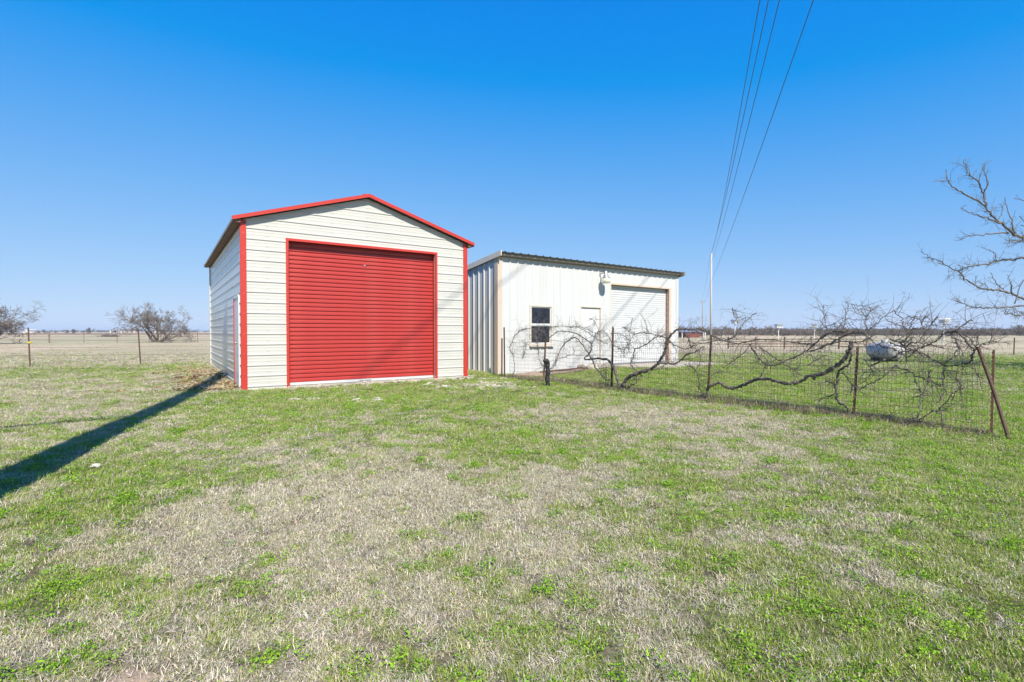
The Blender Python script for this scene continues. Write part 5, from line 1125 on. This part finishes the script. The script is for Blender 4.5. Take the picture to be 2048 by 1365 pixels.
# distant scrub: one mass of bare bushes along the horizon
bs_ = []
for k in range(5):
    t_, c_ = MB(), MB(); r_ = random.Random(200 + k)
    for q in range(4 + k % 3): grow(t_, c_, Vector((r_.gauss(0, 0.25), r_.gauss(0, 0.25), 0)), Vector((r_.gauss(0, 0.6), r_.gauss(0, 0.6), 1)), 0.95, 0.045, 4, r_, 0.75, 0.0, 0.03, 0.16)
    t_.add(c_.v, c_.f, 1); t_.mi = t_.mi[:len(t_.f)]; bs_.append(src(t_, [M['scrub_bark'], M['scrub_twig']]))
P_, R_, S_, I_ = [], [], [], []
def addb(px, Y, s_):
    P_.append(((px - 1024) / 1016 * Y, Y, -0.05)); R_.append((0, 0, random.uniform(0, 6.28))); S_.append((s_ * random.uniform(0.9, 1.5), s_ * random.uniform(0.9, 1.5), s_ * random.uniform(0.7, 1.15))); I_.append(random.randint(0, 4))
for k in range(620): addb(random.uniform(1345, 2120), random.uniform(150, 260), random.uniform(0.65, 1.25) * (1.25 if random.random() < 0.12 else 1))
for k in range(500): addb(random.uniform(1340, 2120), random.uniform(260, 420), random.uniform(1.1, 1.9))
for k in range(120): addb(random.uniform(-40, 430), random.uniform(900, 1500), random.uniform(1.6, 3.0))
scatter('distant_scrub', P_, R_, S_, I_, bs_, 'grey brown line of bare scrub along the horizon')
# single trees on the left horizon
def far_tree(px, Y, h, seed, label, leafy=False):
    r_ = random.Random(seed); x_ = (px - 1024) / 1016 * Y; root = empty('far_tree', (x_, Y, -0.1), 0, label=label, cat='tree', group='trees on the left horizon'); t_, c_ = MB(), MB()
    for q in range(3): grow(t_, c_, Vector((0, 0, 0)), Vector((r_.gauss(0, 0.5), r_.gauss(0, 0.5), 1)), h * 0.36, 0.16, 5, r_, 0.75, 0.0, 0.06 if not leafy else 0.13, 0.16)
    t_.build('trunk', M['scrub_bark'], root); c_.build('crown', M['scrub_twig'] if not leafy else M['evergreen'], root)
M['evergreen'] = mat('dark_evergreen', (0.030, 0.043, 0.026), 1.0, var=0.3)
for a in ((76, 560, 3.2, 1, 'small dark round tree just right of the white shed', True), (88, 520, 4.2, 2, 'dark round tree right of the small one on the left horizon', True), (110, 560, 3.6, 3, 'thin sparse tree on the left horizon near the wooden post', False), (131, 430, 4.4, 4, 'grey bushy tree behind the wooden fence post', False),
          (150, 420, 4.2, 5, 'narrow dark tree right of the grey bushy one', True), (168, 600, 4.0, 6, 'faint small tree midway along the left horizon', False), (181, 430, 7.0, 7, 'tallest spreading bare tree midway along the left horizon', False), (222, 470, 5.6, 8, 'dark round tree just left of the far farmhouse', True),
          (236, 500, 8.5, 9, 'wide pale bare tree behind the far farmhouse', False), (256, 505, 8.0, 10, 'wide bare tree over the far farmhouse roof', False), (276, 480, 7.0, 11, 'bare tree at the right end of the far farmhouse', False), (388, 700, 5.0, 12, 'small bare tree on the skyline beside the garage', False)):
    far_tree(*a)

# ------------------------------------------------------------------ thin haze over the plain
hb = MB(); hb.box(-7500, 7500, -600, 7500, -6, 45)
hm = bpy.data.materials.new('haze_air'); hm.use_nodes = True; N, L = nodes_of(hm); N.remove(N['Principled BSDF']); v_ = N.new('ShaderNodeVolumePrincipled')
v_.inputs['Density'].default_value = 0.00024; v_.inputs['Color'].default_value = (0.75, 0.86, 1.0, 1); L.new(v_.outputs[0], N['Material Output'].inputs['Volume'])
tag(hb.build('haze', hm), kind='stuff', label='thin pale haze over the plain')
